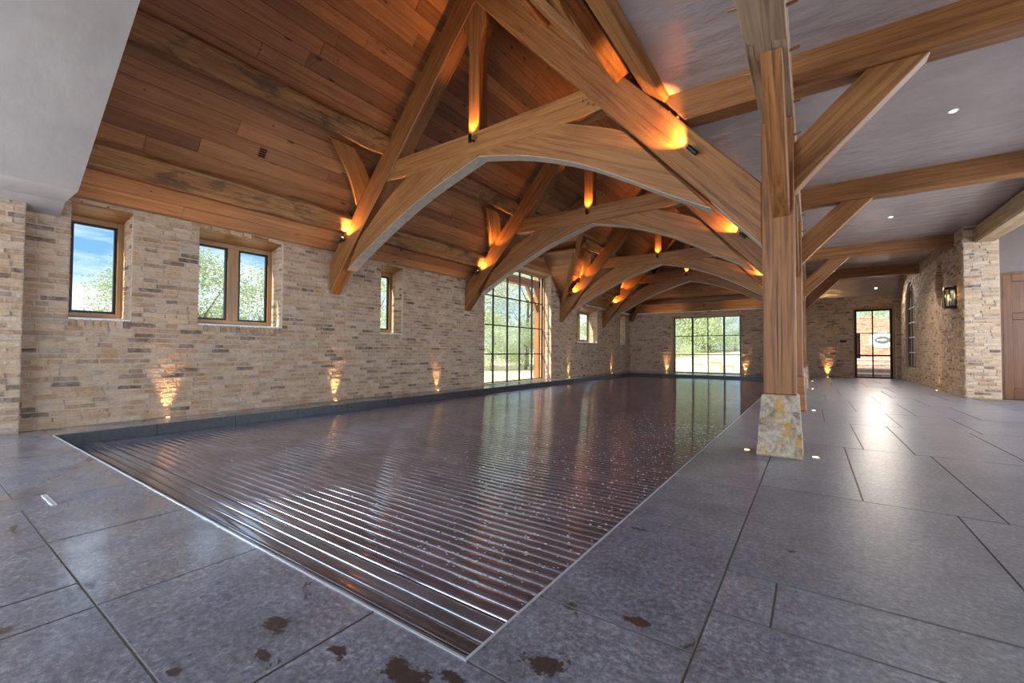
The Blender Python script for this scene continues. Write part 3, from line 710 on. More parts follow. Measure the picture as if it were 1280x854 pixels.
def truss(k, y):
    t = thing('roof_truss', (XW,y,1.7), ORD[k]+' arched oak roof truss spanning the pool', 'roof truss', 'oak roof trusses over the pool')
    y0, y1 = y, y+TT; o = (0,TT,0)
    V3 = lambda pts, yy=y0: [(a,yy,b) for a,b in pts]
    xtop = XM; ax_l = (1,0,S); ax_r = (1,0,-S)
    H_ = .50
    prism('rafter', V3([(XW,raf_lo_l(XW)),(xtop,raf_lo_l(xtop)),(xtop,raf_lo_l(xtop)+H_),(XW,raf_lo_l(XW)+H_)]), o, OAK, t, ax_l, .008)
    prism('rafter', V3([(xtop+.002,raf_lo_r(xtop)),(-.313,raf_lo_r(-.313)),(-.313,raf_lo_r(-.313)+H_),(xtop+.002,raf_lo_r(xtop)+H_)]), o, OAK, t, ax_r, .008)
    zl = lambda z: XW+(z-1.70)/S; zr = lambda z: -.313-(z-1.665)/S
    g = .018
    prism('collar', V3([(zl(3.225)-.05,3.225),(-4.4,3.20),(XM,3.175),(-2.2,3.19),(zr(3.225)+.05,3.225),(zr(3.49)+.05,3.49),(XM,3.465),(zl(3.49)-.05,3.49)],y0+g), (0,TT-2*g,0), OAKL, t, (1,0,0), .006)
    lo = spline(arch_lo_l,14); upc = spline(arch_up_l,8)
    prism('arch_brace', V3(lo+[(-3.262,3.172),(-4.4,3.197)]+upc[::-1],y0+.012), (0,TT-.024,0), OAKL, t, (1,0,.45), .005)
    lo = spline(arch_lo_r,14); upc = spline(arch_up_r,8)
    prism('arch_brace', V3(lo+upc[::-1]+[(-2.2,3.188),(-3.262,3.172)],y0+.012), (0,TT-.024,0), OAKL, t, (1,0,-.45), .005)
    for lo_ in (spline(arch_lo_l,14), spline(arch_lo_r,14)):  # pale strips imitate light bounced onto the undersides of arches and rafter
        prism('underside_light_strip', V3(lo_+[(a_,b_-.006) for a_,b_ in lo_[::-1]],y0+.016), (0,TT-.032,0), BOUNCE, t, (1,0,0))
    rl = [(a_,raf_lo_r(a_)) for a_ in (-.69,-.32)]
    prism('underside_light_strip', V3(rl+[(a_,b_-.006) for a_,b_ in rl[::-1]],y0+.006), (0,TT-.012,0), BOUNCE, t, (1,0,-1))
    kp = [(-3.42,3.46),(-3.25,3.46),(-3.25,4.48),(-3.22,4.62),(-3.16,4.78),(-3.16,5.4),(-3.51,5.4),(-3.51,4.80),(-3.45,4.62),(-3.42,4.48)]
    prism('king_post', V3(kp,y0+.01), (0,.155,0), OAK, t, (0,0,1), .005)
    pg = MB()
    for (a,b) in ((-1.90,3.36),(-1.84,3.32),(-1.78,3.28),(-1.10,3.02),(-1.03,2.97),(-.96,2.90),(-4.78,3.36),(-4.84,3.30),(-3.30,3.38),(-5.6,2.62),(-.52,2.2),(-.45,2.02)):
        m = MB(); m.tube((a,y0-.004,b),(a,y0+.05,b),.011,n=8); m.build('peg', OAKL, t)
    # three spotlights
    n_ = ORD[k]
    e = 1.0
    spot('', 'black cylinder spotlight at left rafter foot of the '+n_+' truss', (-5.945,y-.060,2.47),(-5.885,y-.058,2.545), 90*e, 'truss spotlights', (1,.20,S*1.0))
    spot('', 'black cylinder spotlight below king post of the '+n_+' truss', (-3.345,y-.052,3.315),(-3.345,y-.050,3.41), 42*e, 'truss spotlights', (0,.20,1))
    spot('', 'black cylinder spotlight on right rafter of the '+n_+' truss', (-.79,y-.060,2.505),(-.86,y-.058,2.585), 90*e, 'truss spotlights', (-1,.20,S))
for k,y in enumerate(TRUSS_Y): truss(k,y)

# purlins along the slopes
PB = [(YN,3.95),(4.15,7.22),(7.42,11.60),(11.80,14.85),(15.05,16.9)]
BAY = ['first','second','third','fourth','last']
def purlin(name, label, x, y0, y1, side, w=.13, d=.085, mat=HEWN, seed=0, zof=.09):
    if side < 0: c = ZW+S*(x-XW); nn = Vector((S,0,-1)).normalized(); al = Vector((1,0,S)).normalized()
    else: c = ZC+S*(XC-x); nn = Vector((-S,0,-1)).normalized(); al = Vector((-1,0,S)).normalized()
    ctr = Vector((x,0,c))+nn*zof
    o = rough_beam(name, ctr+Vector((0,y0,0)), ctr+Vector((0,y1,0)), al*w, nn*d, mat, None, amp=.03, seed=seed)
    return tag(o, label, 'purlin', 'hewn roof purlins')
XP1, XP2 = -5.93, -5.06
for k,(a,b) in enumerate(PB):
    if k != 2: purlin('purlin', BAY[k]+' bay lower hewn purlin on the left roof slope', XP1, a-.0, b if k < 4 else 17.3, -1, seed=k)
    if k == 2:
        purlin('purlin', 'short upper purlin between second truss and dormer', XP2, a, DY-.95, -1, seed=30)
        purlin('purlin', 'short upper purlin between dormer and third truss', XP2, DY+.95, b, -1, seed=31)
    else: purlin('purlin', BAY[k]+' bay upper hewn purlin on the left roof slope', XP2, a, b if k < 4 else 16.45, -1, seed=k+10)
    purlin('purlin', BAY[k]+' bay lower purlin on the right roof slope beside aisle ceiling', -1.46, a-(.1 if k else 0), b+.1 if k < 4 else 16.9, 1, mat=OAK, w=.10, d=.08, seed=k+20)
    purlin('purlin', BAY[k]+' bay upper purlin on the right roof slope', -2.25, a-(.1 if k else 0), b+.1 if k < 4 else 16.2, 1, mat=OAK, w=.10, d=.08, seed=k+25)
o = rough_beam('purlin', (-5.75,YF-.40,2.80),(-1.0,YF-.40,2.80),(0,0,.08),(0,.07,.0),OAK,seed=40,amp=.012); tag(o,'purlin running across the far hipped slope above the glazed opening','purlin','hewn roof purlins')
o = rough_beam('purlin', (XW,DY+.92,3.56),(-5.15,DY+.92,3.56),(0,.05,-.05),(0,-.05,-.05),OAKL,seed=41,amp=.008); tag(o,'pale dormer purlin above the tall window','purlin','hewn roof purlins')
# ceiling edge timber beside the right slope, wall plates, ridge, valley and hip rafters
for k,(a,b) in enumerate(PB):
    o = prism('edge_plate', [(XC+.02,a,ZC-.02),(XC-.02,a,ZC-.055),(XC-.21,a,ZC+.11),(XC-.21,a,ZC+.20),(XC+.02,a,ZC+.02)], (0,(b if k<4 else 17.2)-a,0), OAKL, None, (0,1,0), .005); tag(o, BAY[k]+' bay pale timber edging where plaster ceiling meets right slope', 'beam', 'ceiling edge timbers')
tr = box('trim_1', XW-.02,XW+.012,YN,DY-DH,ZW-.006,ZW+.02,OAKL,None,(0,1,0)); tag(tr,'thin timber bead along the head of left wall','trim',kind='structure')
o = rough_beam('ridge_beam', (XA,YN,ZA-.20),(XA,YF-(XA-XW),ZA-.20),(.07,0,0),(0,0,.10),OAK,seed=44,amp=.005); tag(o,'long oak ridge beam at the apex of the roof','beam')
def diag(name, label, p, q, w, d, mat, seed):
    p, q = Vector(p), Vector(q); ax = (q-p).normalized(); side = ax.cross(Vector((0,0,1))).normalized(); nn = side.cross(ax)
    o = rough_beam(name, p-nn*d, q-nn*d, side*w, nn*d, mat, None, amp=.006, seed=seed); return tag(o,label,'rafter','diagonal roof rafters')
diag('valley_rafter','pale valley rafter on the far side of the dormer', (XW+.02,DY+DH-.03,ZW-.06),(XW+DH/S,DY+.02,ZW+DH-.02),.055,.07,OAKL,51)
diag('valley_rafter','valley rafter on the near side of the dormer', (XW+.02,DY-DH+.03,ZW-.06),(XW+DH/S,DY-.02,ZW+DH-.02),.055,.07,OAKL,52)
diag('hip_rafter','hip rafter rising from the far left corner', (XW,YF,2.30),(XA-.1,YF-(XA-XW)+.1,ZA-.25),.07,.13,OAK,53)
diag('hip_rafter','hip rafter rising on the far right of the roof', (-.40,YF,2.30),(XA+.1,YF-(XA-XW)+.1,ZA-.25),.07,.13,OAK,54)
# curved wind braces lying under the slope, just before each truss
def wind_brace(label, y, side, lamp):
    if side < 0:
        f = lambda x: ZW+S*(x-XW)-.105; xt, xb = XP2-.08, -5.62; nn = Vector((S,0,-1)).normalized()
    else:
        f = lambda x: ZC+S*(XC-x)-.105; xt, xb = -2.17, -1.62; nn = Vector((-S,0,-1)).normalized()
    L_ = xt-xb
    outer = spline([(xt,y-.78),(xt-.30*L_,y-.52),(xt-.62*L_,y-.27),(xb,y-.06),(xb-.08*L_,y-.005)],12)
    inner = [(xt-.46*L_,y-.005),(xt-.22*L_,y-.20),(xt,y-.42)]
    pts = [(a,b,f(a)) for a,b in outer+inner]
    o = prism('wind_brace', pts, nn*.075, OAKL, None, (xb-xt, .75, -S*abs(xb-xt)), .005); tag(o,label,'brace','curved wind braces')
for k,y in enumerate(TRUSS_Y):
    wind_brace('curved wind brace left of the '+ORD[k]+' truss under left slope', y, -1, True)
    wind_brace('curved wind brace before the '+ORD[k]+' truss under right slope', y, 1, False)
for k in (1,2,3):
    y = TRUSS_Y[k]; spot('', 'black cylinder spotlight behind left rafter foot beside wind brace of '+ORD[k]+' truss', (-5.60,y-.16,2.84),(-5.55,y-.155,2.90), 30, 'truss spotlights', (.8,.15,S))

# arcade: posts on lichen stones, plate, tie beams, braces
POST_Y = [3.93,7.20,11.58,14.83]; PXA, PXB = -.313, -.095
for k,y in enumerate(POST_Y):
    n_ = ORD[k]
    st = mk('plinth_stone', [(-.362,y-.06,0),(-.056,y-.06,0),(-.056,y+.26,0),(-.362,y+.26,0),(-.326,y-.02,.475),(-.080,y-.02,.475),(-.080,y+.24,.475),(-.326,y+.24,.475)],
        [(0,3,2,1),(4,5,6,7),(0,1,5,4),(1,2,6,5),(2,3,7,6),(3,0,4,7)], LICHEN if k == 0 else (OAK if k == 1 else LICHEN), bevel=.012)
    tag(st, ['tapered stone plinth mottled with yellow lichen under nearest post','brown tapered plinth block under second arcade post','tapered grey stone plinth under third arcade post','tapered grey stone plinth under farthest arcade post'][k], 'plinth', 'arcade post plinths')
    p = thing('arcade_post', (-.2,y,.475), n_+' square oak arcade post between pool and aisle', 'post', 'oak arcade posts')
    m = MB(); m.box(PXA,PXB,y,y+.22,.4755,2.64); m.build('shaft', OAK, p, axis=(0,0,1), bevel=.008)
    for (zz,sgn) in ((2.56,-1),(2.50,1),(1.86,-1),(1.52,-1),(2.2,-1)):
        m = MB(); xx = PXA if sgn < 0 else PXB; ln = .05 if zz > 2.4 else .012
        m.tube((xx+sgn*-.02,y+.04,zz-.004),(xx+sgn*ln,y+.04,zz+.012),.009,.006,n=6); m.build('peg', OAKL, p)
    cr = MB()
    for (cx,z0,z1) in ((-.215,.50,1.55),(-.185,.55,1.25)):   # drying checks: thin dark wedges let into the face
        pts = []
        for i in range(13):
            zz = z0+(z1-z0)*i/12; ww = .0017*math.sin(math.pi*min(1,(i+.3)/12))+.0004; ox = noise.noise(Vector((zz*3,cx*9,k)))*.012
            pts.append((cx+ox-ww,zz,cx+ox+ww))
        for a,b in zip(pts[:-1],pts[1:]): cr.add([(a[0],y-.0012,a[1]),(a[2],y-.0012,a[1]),(b[2],y-.0012,b[1]),(b[0],y-.0012,b[1])],[(0,1,2,3)])
    cr.build('drying_crack', simple('crack_shadow_wood',(.045,.026,.014),.9), p)
    # braces to the plate, before and beyond
    for sgn in (-1,1):
        yy = y if sgn < 0 else y+.22
        lo = spline([(yy,1.86),(yy+sgn*.30,2.05),(yy+sgn*.62,2.34),(yy+sgn*.93,2.64)],8); hi = [(yy+sgn*.68,2.64),(yy,2.16)]
        o = prism('plate_brace', [(-.243,a,b) for a,b in lo+hi], (.117,0,0), OAK, None, (0,sgn*.9,.8), .005)
        tag(o, ('brace rising towards the viewer' if sgn < 0 else 'brace rising away from the viewer')+' from '+n_+' post to arcade plate', 'brace', 'arcade plate braces')
    # tie beam over the aisle and its curved brace
    yb = [3.95,7.28,11.64,14.88][k]
    xr_ = 2.42 if k < 2 else XR+.02
    o = prism('tie_beam', [(-.90,yb,2.862),(xr_,yb,2.862),(xr_,yb,3.15),(-1.13,yb,3.15)], (0,.20,0), OAK, None, (1,0,0), .008)
    tag(o, n_+' oak tie beam crossing the aisle ceiling', 'beam', 'aisle tie beams')
    lo = spline([(PXB,2.06),(.08,2.25),(.36,2.53),(.69,2.862)],10)
    o = prism('aisle_brace', [(a,yb+.03,b) for a,b in lo+[(.35,2.862),(PXB,2.44)]], (0,.14,0), OAKL, None, (1,0,.9), .005)
    tag(o, 'curved oak brace from '+n_+' post to tie beam over the aisle', 'brace', 'aisle tie beam braces')
    m = MB()
    for (dx,zz) in ((.05,2.90),(.06,2.80),(.045,2.74)):
        mm = MB(); mm.tube((PXB-.02,yb-.02,zz),(PXB+dx,yb-.02,zz+.004),.008,n=6); o = mm.build('peg', OAKL, p)
# arcade plate in two lengths joined by a stepped scarf
zb, zt = 2.64, 2.861
J = [(-.313,2.86),(-.268,2.90),(-.268,3.06),(-.185,3.10),(-.180,2.92),(-.095,2.95)]
near_ = [(-.095,YB+.02),(-.313,YB+.02)]+J
o = prism('arcade_plate', [(a,b,zb) for a,b in near_], (0,0,zt-zb), wood('grey_oak',(.20,.105,.055),(.38,.235,.135),(.50,.34,.215),crack=.9,var=.1), None, (0,1,0), .004); tag(o,'greyed oak arcade plate running overhead towards the viewer','beam','arcade plates')
far_ = [(a,b+.006) for a,b in J]+[(-.095,YF),(-.313,YF)]
o = prism('arcade_plate', [(a,b,zb+.003) for a,b in far_], (0,0,zt-zb-.003), bpy.data.materials['grey_oak'], None, (0,1,0), .004); tag(o,'oak arcade plate over the posts running to the far wall','beam','arcade plates')
for yy,sg in ((2.62,-1),(2.75,1),(3.18,1),(3.30,-1)):
    m = MB(); xx = PXA if sg < 0 else PXB; m.tube((xx-sg*.03,yy,2.70),(xx+sg*.055,yy,2.712),.009,n=6); q = m.build('peg', OAKL, o)
# lintel over the recess
o = rough_beam('lintel_beam', (2.57,YB+.02,2.945),(2.57,YR+.02,2.945),(.15,0,0),(0,0,.145),wood('sawn_oak',(.26,.15,.075),(.50,.33,.18),(.62,.45,.28),crack=.7,var=.1,patch=.15),seed=61,amp=.012); tag(o,'heavy rough-sawn oak lintel over the recess with the oak door','beam')

# ------------------------------------------------------------------ windows and doors
def small_window(n, w, label, mull=False):
    a,b,c,d = w; xf = XW-.32
    t = thing('window_%d'%n, (xf,(a+b)/2,c), label, 'window', kind='structure')
    m = MB(); fw_ = .055; zb_, zt_ = c+.035, 2.275 if n < 3 else d-.08
    def jamb(y0,y1,z0,z1): box('frame_member', xf-.06,xf,y0,y1,z0,z1,JOIN,t,(0,1,0) if y1-y0 > z1-z0 else (0,0,1),.004)
    jamb(a-.02,a+fw_,zb_,zt_); jamb(b-fw_,b+.02,zb_,zt_); jamb(a+fw_,b-fw_,zb_,zb_+.045); jamb(a+fw_,b-fw_,zt_-.06,zt_)
    lights = [(a+fw_,b-fw_)]
    if mull:
        mc = (a+b)/2; jamb(mc-.07,mc+.07,zb_+.045,zt_-.06); lights = [(a+fw_,mc-.07),(mc+.07,b-fw_)]
    for l0,l1 in lights:
        z0, z1 = zb_+.045, zt_-.06; g = .026
        s = thing_part('sash', t); 
        sm = MB(); sm.box(xf-.05,xf-.015,l0,l0+g,z0,z1); sm.box(xf-.05,xf-.015,l1-g,l1,z0,z1); sm.box(xf-.05,xf-.015,l0+g,l1-g,z0,z0+g); sm.box(xf-.05,xf-.015,l0+g,l1-g,z1-g,z1)
        s = sm.build('sash', BLACK, t); box('pane', xf-.036,xf-.030,l0+g,l1-g,z0+g,z1-g,GLASS,s)
    # painted sill and boarded head of the reveal
    prism('sill', [(XW+.004,a,c+.004),(XW-.36,a,c+.035),(XW-.36,a,c-.02),(XW+.004,a,c-.02)], (0,b-a,0), WHITE, t)
    prism('head_board', [(XW+.004,a,d-.012),(XW-.36,a,zt_-.01),(XW-.36,a,zt_+.02),(XW+.004,a,d+.03)], (0,b-a,0), OAKL, t, (0,1,0))
def thing_part(*a): return None
small_window(1, WINS[0], 'small oak-framed single window nearest the pier')
small_window(2, WINS[1], 'two-light oak-framed window with wide centre mullion', True)
small_window(3, WINS[2], 'narrow oak-framed window between first and second truss')
small_window(4, WINS[3], 'two-light window beyond the tall glazed opening', True)
small_window(5, WINS[4], 'narrow window nearest the far left corner')
# tall window
t = thing('window_6', (XW-.3,BIG[0],0), 'tall black-gridded window under the dormer', 'window', kind='structure')
xf = XW-.22
for y0,y1,z0,z1 in ((BIG[1]-.05,BIG[1]+.01,0,BIG[3]),(BIG[0]-.01,BIG[0]+.05,0,BIG[3]),(BIG[0]+.05,BIG[1]-.05,2.99,BIG[3])): box('frame_member', xf-.10,xf,y0,y1,z0,z1,JOIN,t,(0,0,1) if z1-z0 > y1-y0 else (0,1,0),.004)
ycols = [BIG[0]+.05,8.62,9.24,9.82,10.45,BIG[1]-.05]; zr_ = [.02,.735,1.47,2.21,2.99]
for i,yc in enumerate(ycols): box('glazing_bar', xf-.075,xf-.035,yc-(.016 if 0<i<5 else .02),yc+(.016 if 0<i<5 else .02),0,2.99,BLACK,t)
for i,zc in enumerate(zr_): box('glazing_bar', xf-.07,xf-.04,BIG[0]+.05,BIG[1]-.05,zc-.014,zc+.014,BLACK,t)
for a,b in zip(ycols[:-1],ycols[1:]):
    for c,d in zip(zr_[:-1],zr_[1:]): box('pane', xf-.058,xf-.052,a+.014,b-.014,c+.012,d-.012,GLASS,t)
# far glazed opening
t = thing('window_7', (FWIN[0],YF+.1,0), 'wide black-gridded glazed opening in the far wall', 'window', kind='structure')
yf = YF+.12
for x0,x1,z0,z1 in ((FWIN[0]-.01,FWIN[0]+.07,0,FWIN[3]),(FWIN[1]-.03,FWIN[1]+.01,0,FWIN[3]),(FWIN[0]+.07,FWIN[1]-.03,2.18,FWIN[3])): box('frame_member', x0,x1,yf,yf+.1,z0,z1,JOIN,t,(0,0,1) if z1-z0 > x1-x0 else (1,0,0),.004)
xc = [FWIN[0]+.09,-3.84,-3.28,-2.71,FWIN[1]-.05]; zz = [.02,.72,1.45,2.17]
for i,x in enumerate(xc): box('glazing_bar', x-(.032 if i in (1,3) else .016),x+(.032 if i in (1,3) else .016),yf+.03,yf+.08,0,2.18,BLACK,t)
for z in zz: box('glazing_bar', xc[0],xc[-1],yf+.035,yf+.075,z-.015,z+.015,BLACK,t)
for a,b in zip(xc[:-1],xc[1:]):
    for c,d in zip(zz[:-1],zz[1:]): box('pane', a+.014,b-.014,yf+.052,yf+.058,c+.012,d-.012,GLASS,t)
# glazed door in the aisle end
t = thing('door_1', (FDOOR[0],YF+.1,0), 'black steel glazed door at the end of the aisle', 'door', kind='structure')
yf = YF+.10
for x0,x1,z0,z1 in ((FDOOR[0]-.01,FDOOR[0]+.05,0,FDOOR[3]),(FDOOR[1]-.06,FDOOR[1]+.01,0,FDOOR[3]),(FDOOR[0]+.05,FDOOR[1]-.06,2.22,FDOOR[3])): box('frame_member', x0,x1,yf,yf+.12,z0,z1,JOIN,t,(0,0,1) if z1-z0 > x1-x0 else (1,0,0),.004)
x0, x1 = FDOOR[0]+.05, FDOOR[1]-.06; xc = [x0+.04,1.63,x1-.04]; zz = [.03,.73,1.45,2.17]
for x,w in ((x0+.03,.03),(1.63,.017),(x1-.03,.03)): box('glazing_bar', x-w,x+w,yf+.04,yf+.08,0,2.22,BLACK,t)
for z,w in ((.02,.02),(.73,.026),(1.45,.012),(2.19,.03)): box('glazing_bar', x0+.06,x1-.06,yf+.042,yf+.078,z-w,z+w,BLACK,t)
for a,b in ((x0+.06,1.613),(1.647,x1-.06)):
    for c,d in ((.04,.704),(.756,1.438),(1.462,2.16)): box('pane', a,b,yf+.057,yf+.063,c,d,GLASS,t)
# arched window in the right wall
t = thing('window_8', (XR,AY,AZ0), 'round-headed steel window in the right aisle wall', 'window', kind='structure')
RUST = simple('rusty_steel', (.10,.055,.035), .55, .4)
xf = XR+.05
loop = [(y_,z_) for y_,z_ in [(-a,b) for a,b in arch_loop(18)]]
m = MB()
for i in range(len(loop)):
    p, q = loop[i], loop[(i+1)%len(loop)]
    cc = (AY,1.4)
    sh = lambda r,k: (cc[0]+(r[0]-cc[0])*k, cc[1]+(r[1]-cc[1])*(1-(1-k)*.45))
    pi, qi = sh(p,.90), sh(q,.90)
    m.prism([(xf,p[0],p[1]),(xf,q[0],q[1]),(xf,qi[0],qi[1]),(xf,pi[0],pi[1])],(.05,0,0))
m.build('arch_frame', RUST, t)
for k in (-1,1): box('glazing_bar', xf+.01,xf+.04,AY+k*.24-.014,AY+k*.24+.014,AZ0+.05,AZS+math.sqrt(AHW**2-.24**2)-.03,RUST,t)
for z in (.83,1.26,1.68,2.10): box('glazing_bar', xf+.012,xf+.038,AY-AHW+.04,AY+AHW-.04,z-.013,z+.013,WHITE if False else STEEL,t)
m = MB(); m.prism([(xf+.022,a,b) for a,b in loop],(.006,0,0)); m.build('pane', GLASS, t)
# oak panelled door in the recess
t = thing('door_2', (DR0,YR+.1,0), 'panelled oak door in the recess right of the brick pier', 'door', kind='structure')
yd = YR+.05
for x0_,x1_,z0_,z1_ in ((DR0-.018,DR0+.015,0,DRZ+.01),(DR1-.015,DR1+.03,0,DRZ+.01),(DR0+.015,DR1-.015,DRZ-.02,DRZ+.01)): box('door_frame', x0_,x1_,yd,yd+.12,z0_,z1_,DOORW,t,(0,0,1))
x0, x1 = DR0+.018, DR1-.018
def dmem(name,a,b,c,d,yo=0): return box(name,a,b,yd+.012+yo,yd+.055,c,d,DOORW,t,(0,0,1) if d-c > b-a else (1,0,0),.004)
dmem('stile',x0,x0+.12,.01,2.195); dmem('stile',x1-.12,x1,.01,2.195)
mid = (x0+x1)/2
dmem('rail',x0+.12,x1-.12,.01,.20); dmem('rail',x0+.12,x1-.12,2.07,2.195); dmem('rail',x0+.12,x1-.12,1.40,1.52)
dmem('muntin',mid-.06,mid+.06,.20,1.40); dmem('muntin',mid-.06,mid+.06,1.52,2.07)
for a,b in ((x0+.12,mid-.06),(mid+.06,x1-.12)):
    for c,d in ((.20,1.40),(1.52,2.07)): dmem('panel',a,b,c,d,.018)
for z in (.28,1.1,1.85): box('hinge',x0-.008,x0+.008,yd+.002,yd+.014,z-.05,z+.05,BLACK,t)
m = MB(); m.tube((x1-.06,yd-.04,1.05),(x1-.06,yd+.012,1.05),.012); m.tube((x1-.06,yd-.035,1.05),(x1-.17,yd-.035,1.05),.010); m.build('handle', BLACK, t)
# unseen windows behind and beside the viewpoint; those beside are added for fill light
def plain_window(n, label, O, u, nrm, a0, a1, z0, z1, cols):
    t = thing('window_%d'%n, Vector(O)+Vector(u)*a0, label, 'window', kind='structure'); O, u, nrm = Vector(O), Vector(u), Vector(nrm)
    def bar(a,b,c,d,nm,mat,th=.05):
        m = MB(); m.prism([O+u*a+Vector((0,0,c)),O+u*b+Vector((0,0,c)),O+u*b+Vector((0,0,d)),O+u*a+Vector((0,0,d))], -nrm*th); m.build(nm, mat, t)
    bar(a0,a1,z0,z0+.05,'frame_member',JOIN); bar(a0,a1,z1-.05,z1,'frame_member',JOIN)
    for i in range(cols+1): x = a0+(a1-a0)*i/cols; bar(max(a0,x-.025),min(a1,x+.025),z0+.05,z1-.05,'glazing_bar',BLACK)
    for i in range(cols): bar(a0+(a1-a0)*i/cols+.025,a0+(a1-a0)*(i+1)/cols-.025,z0+.05,z1-.05,'pane',GLASS,.006)
plain_window(9,'wide window behind the viewpoint',(0,YB-.1,0),(1,0,0),(0,1,0),-5.4,.2,.3,2.7,6)
plain_window(12,'added unseen window in the left wall beside the viewpoint',(XW-.15,0,0),(0,1,0),(1,0,0),FILLWIN[0],FILLWIN[1],FILLWIN[2],FILLWIN[3],4)
plain_window(10,'added unseen window in the side wall near the viewpoint',(5.1,0,0),(0,-1,0),(-1,0,0),-4.7,-.5,.55,2.55,5)
plain_window(11,'added unseen window in the side wall by the oak door',(5.1,0,0),(0,-1,0),(-1,0,0),-10.3,-6.1,.55,2.55,5)

# ------------------------------------------------------------------ floor uplights, downlights, lantern, fittings
def uplight(label, x, y, d, energy, group, size=46):
    t = thing('floor_uplight', (x,y,0), label, 'uplight', group)
    m = MB(); m.tube((x,y,-.002),(x,y,.005),.030,.028,n=14); m.build('rim', BRASS, t)
    m = MB(); m.tube((x,y,.0045),(x,y,.0065),.018,n=12); m.build('lens', LENS, t)
    if energy: light('uplight_beam','SPOT',(x,y,.012),energy,(1.0,.58,.22),t,d,spot_size=math.radians(size),spot_blend=1.0,shadow_soft_size=.008)
UL = [(1.87,'below gap between the two nearest windows'),(4.06,'below the foot of nearest truss'),(6.36,'left of the tall window'),(12.17,'right of the tall window'),(15.72,'between the last two left windows')]
for y,s in UL: uplight('small brass floor uplight at left wall '+s, XW+.055, y, (-.05,0,1), 48, 'floor uplights')
uplight('small brass floor uplight at far wall left of glazed opening', -4.79, YF-.06, (0,.05,1), 85, 'floor uplights')
uplight('small brass floor uplight at far wall right of glazed opening', -1.99, YF-.06, (0,.05,1), 85, 'floor uplights')
uplight('small brass floor uplight at far wall left of glazed door', .447, YF-.06, (0,.05,1), 95, 'floor uplights')
uplight('small brass floor uplight at right wall under the lantern', XR-.06, 12.95, (.05,0,1), 48, 'floor uplights')
for k,y in enumerate(POST_Y):
    uplight('small brass floor uplight on aisle side of '+ORD[k]+' post', .02, y+.11, (-.12,0,1), 0, 'post uplights')
    if k == 0: uplight('small brass floor uplight on pool side of nearest post', -.44, y+.09, (.12,0,1), 0, 'post uplights')
def downlight(label, p, n=(0,0,-1), energy=170):
    p = Vector(p); n = Vector(n).normalized(); t = thing('ceiling_downlight', p, label, 'downlight', 'recessed downlights')
    m = MB(); m.tube(p-n*.002, p+n*.005, .042, .038, n=16); m.build('rim', WHITE, t)
    m = MB(); m.tube(p+n*.0045, p+n*.0065, .026, n=14); m.build('lens', LENSC, t)
    light('downlight_beam','SPOT',p+n*.012,energy,(1.0,.90,.78),t,n,specular_factor=.25,spot_size=math.radians(125),spot_blend=.9,shadow_soft_size=.02)
downlight('recessed downlight between nearest and second tie beam', (1.134,5.727,ZC)); downlight('recessed downlight between second and third tie beam', (1.13,9.625,ZC), energy=230); downlight('recessed downlight between third and farthest tie beam', (1.13,13.2,ZC), energy=230)
downlight('recessed downlight in sloping plaster above the glazed door', (1.69,YF-.22,2.856), (0,-1,-.92), 190)

# wall lantern
LY, LZ = 11.66, 1.68; LX = XR-.02
t = thing('wall_lantern', (XR,LY,LZ), 'black glazed wall lantern with glowing bulb on right aisle wall', 'lantern')
hw, dp, h = .14, .14, .40
box('back_plate', LX-.01,LX+.014,LY-hw,LY+hw,LZ-.02,LZ+h+.02,BLACK,t)
m = MB(); pts = [(LX-.01,LY-hw),(LX-dp*.62,LY-hw),(LX-dp,LY-hw*.55),(LX-dp,LY+hw*.55),(LX-dp*.62,LY+hw),(LX-.01,LY+hw)]
for nm,z0,z1 in (('base_rim',LZ,LZ+.035),('top_rim',LZ+h-.05,LZ+h)): m = MB(); m.prism([(a,b,z0) for a,b in pts],(0,0,z1-z0)); m.build(nm, BLACK, t)
for a,b in pts[1:-1]: m = MB(); m.tube((a,b,LZ+.03),(a,b,LZ+h-.04),.009,n=6); m.build('corner_bar', BLACK, t)
for (a,b),(c,d) in zip(pts[:-1],pts[1:]):
    m = MB(); v = Vector((c-a,d-b,0)); nn = Vector((-v.y,v.x,0)).normalized()*.002; m.prism([(a,b,LZ+.036),(c,d,LZ+.036),(c,d,LZ+h-.051),(a,b,LZ+h-.051)], nn); m.build('pane', GLASS, t)
m = MB(); m.tube((LX-.07,LY,LZ+.036),(LX-.07,LY,LZ+.19),.035,n=12); m.build('candle_sleeve', CANDLE, t)
m = MB(); m.tube((LX-.07,LY,LZ+.191),(LX-.07,LY,LZ+.215),.012,.018,n=10); m.tube((LX-.07,LY,LZ+.215),(LX-.07,LY,LZ+.26),.018,.003,n=10,caps=False); m.build('bulb', FLAME, t)
light('lantern_glow','POINT',(LX-.07,LY-.05,LZ+.24),3,(1.0,.50,.15),t,shadow_soft_size=.02)
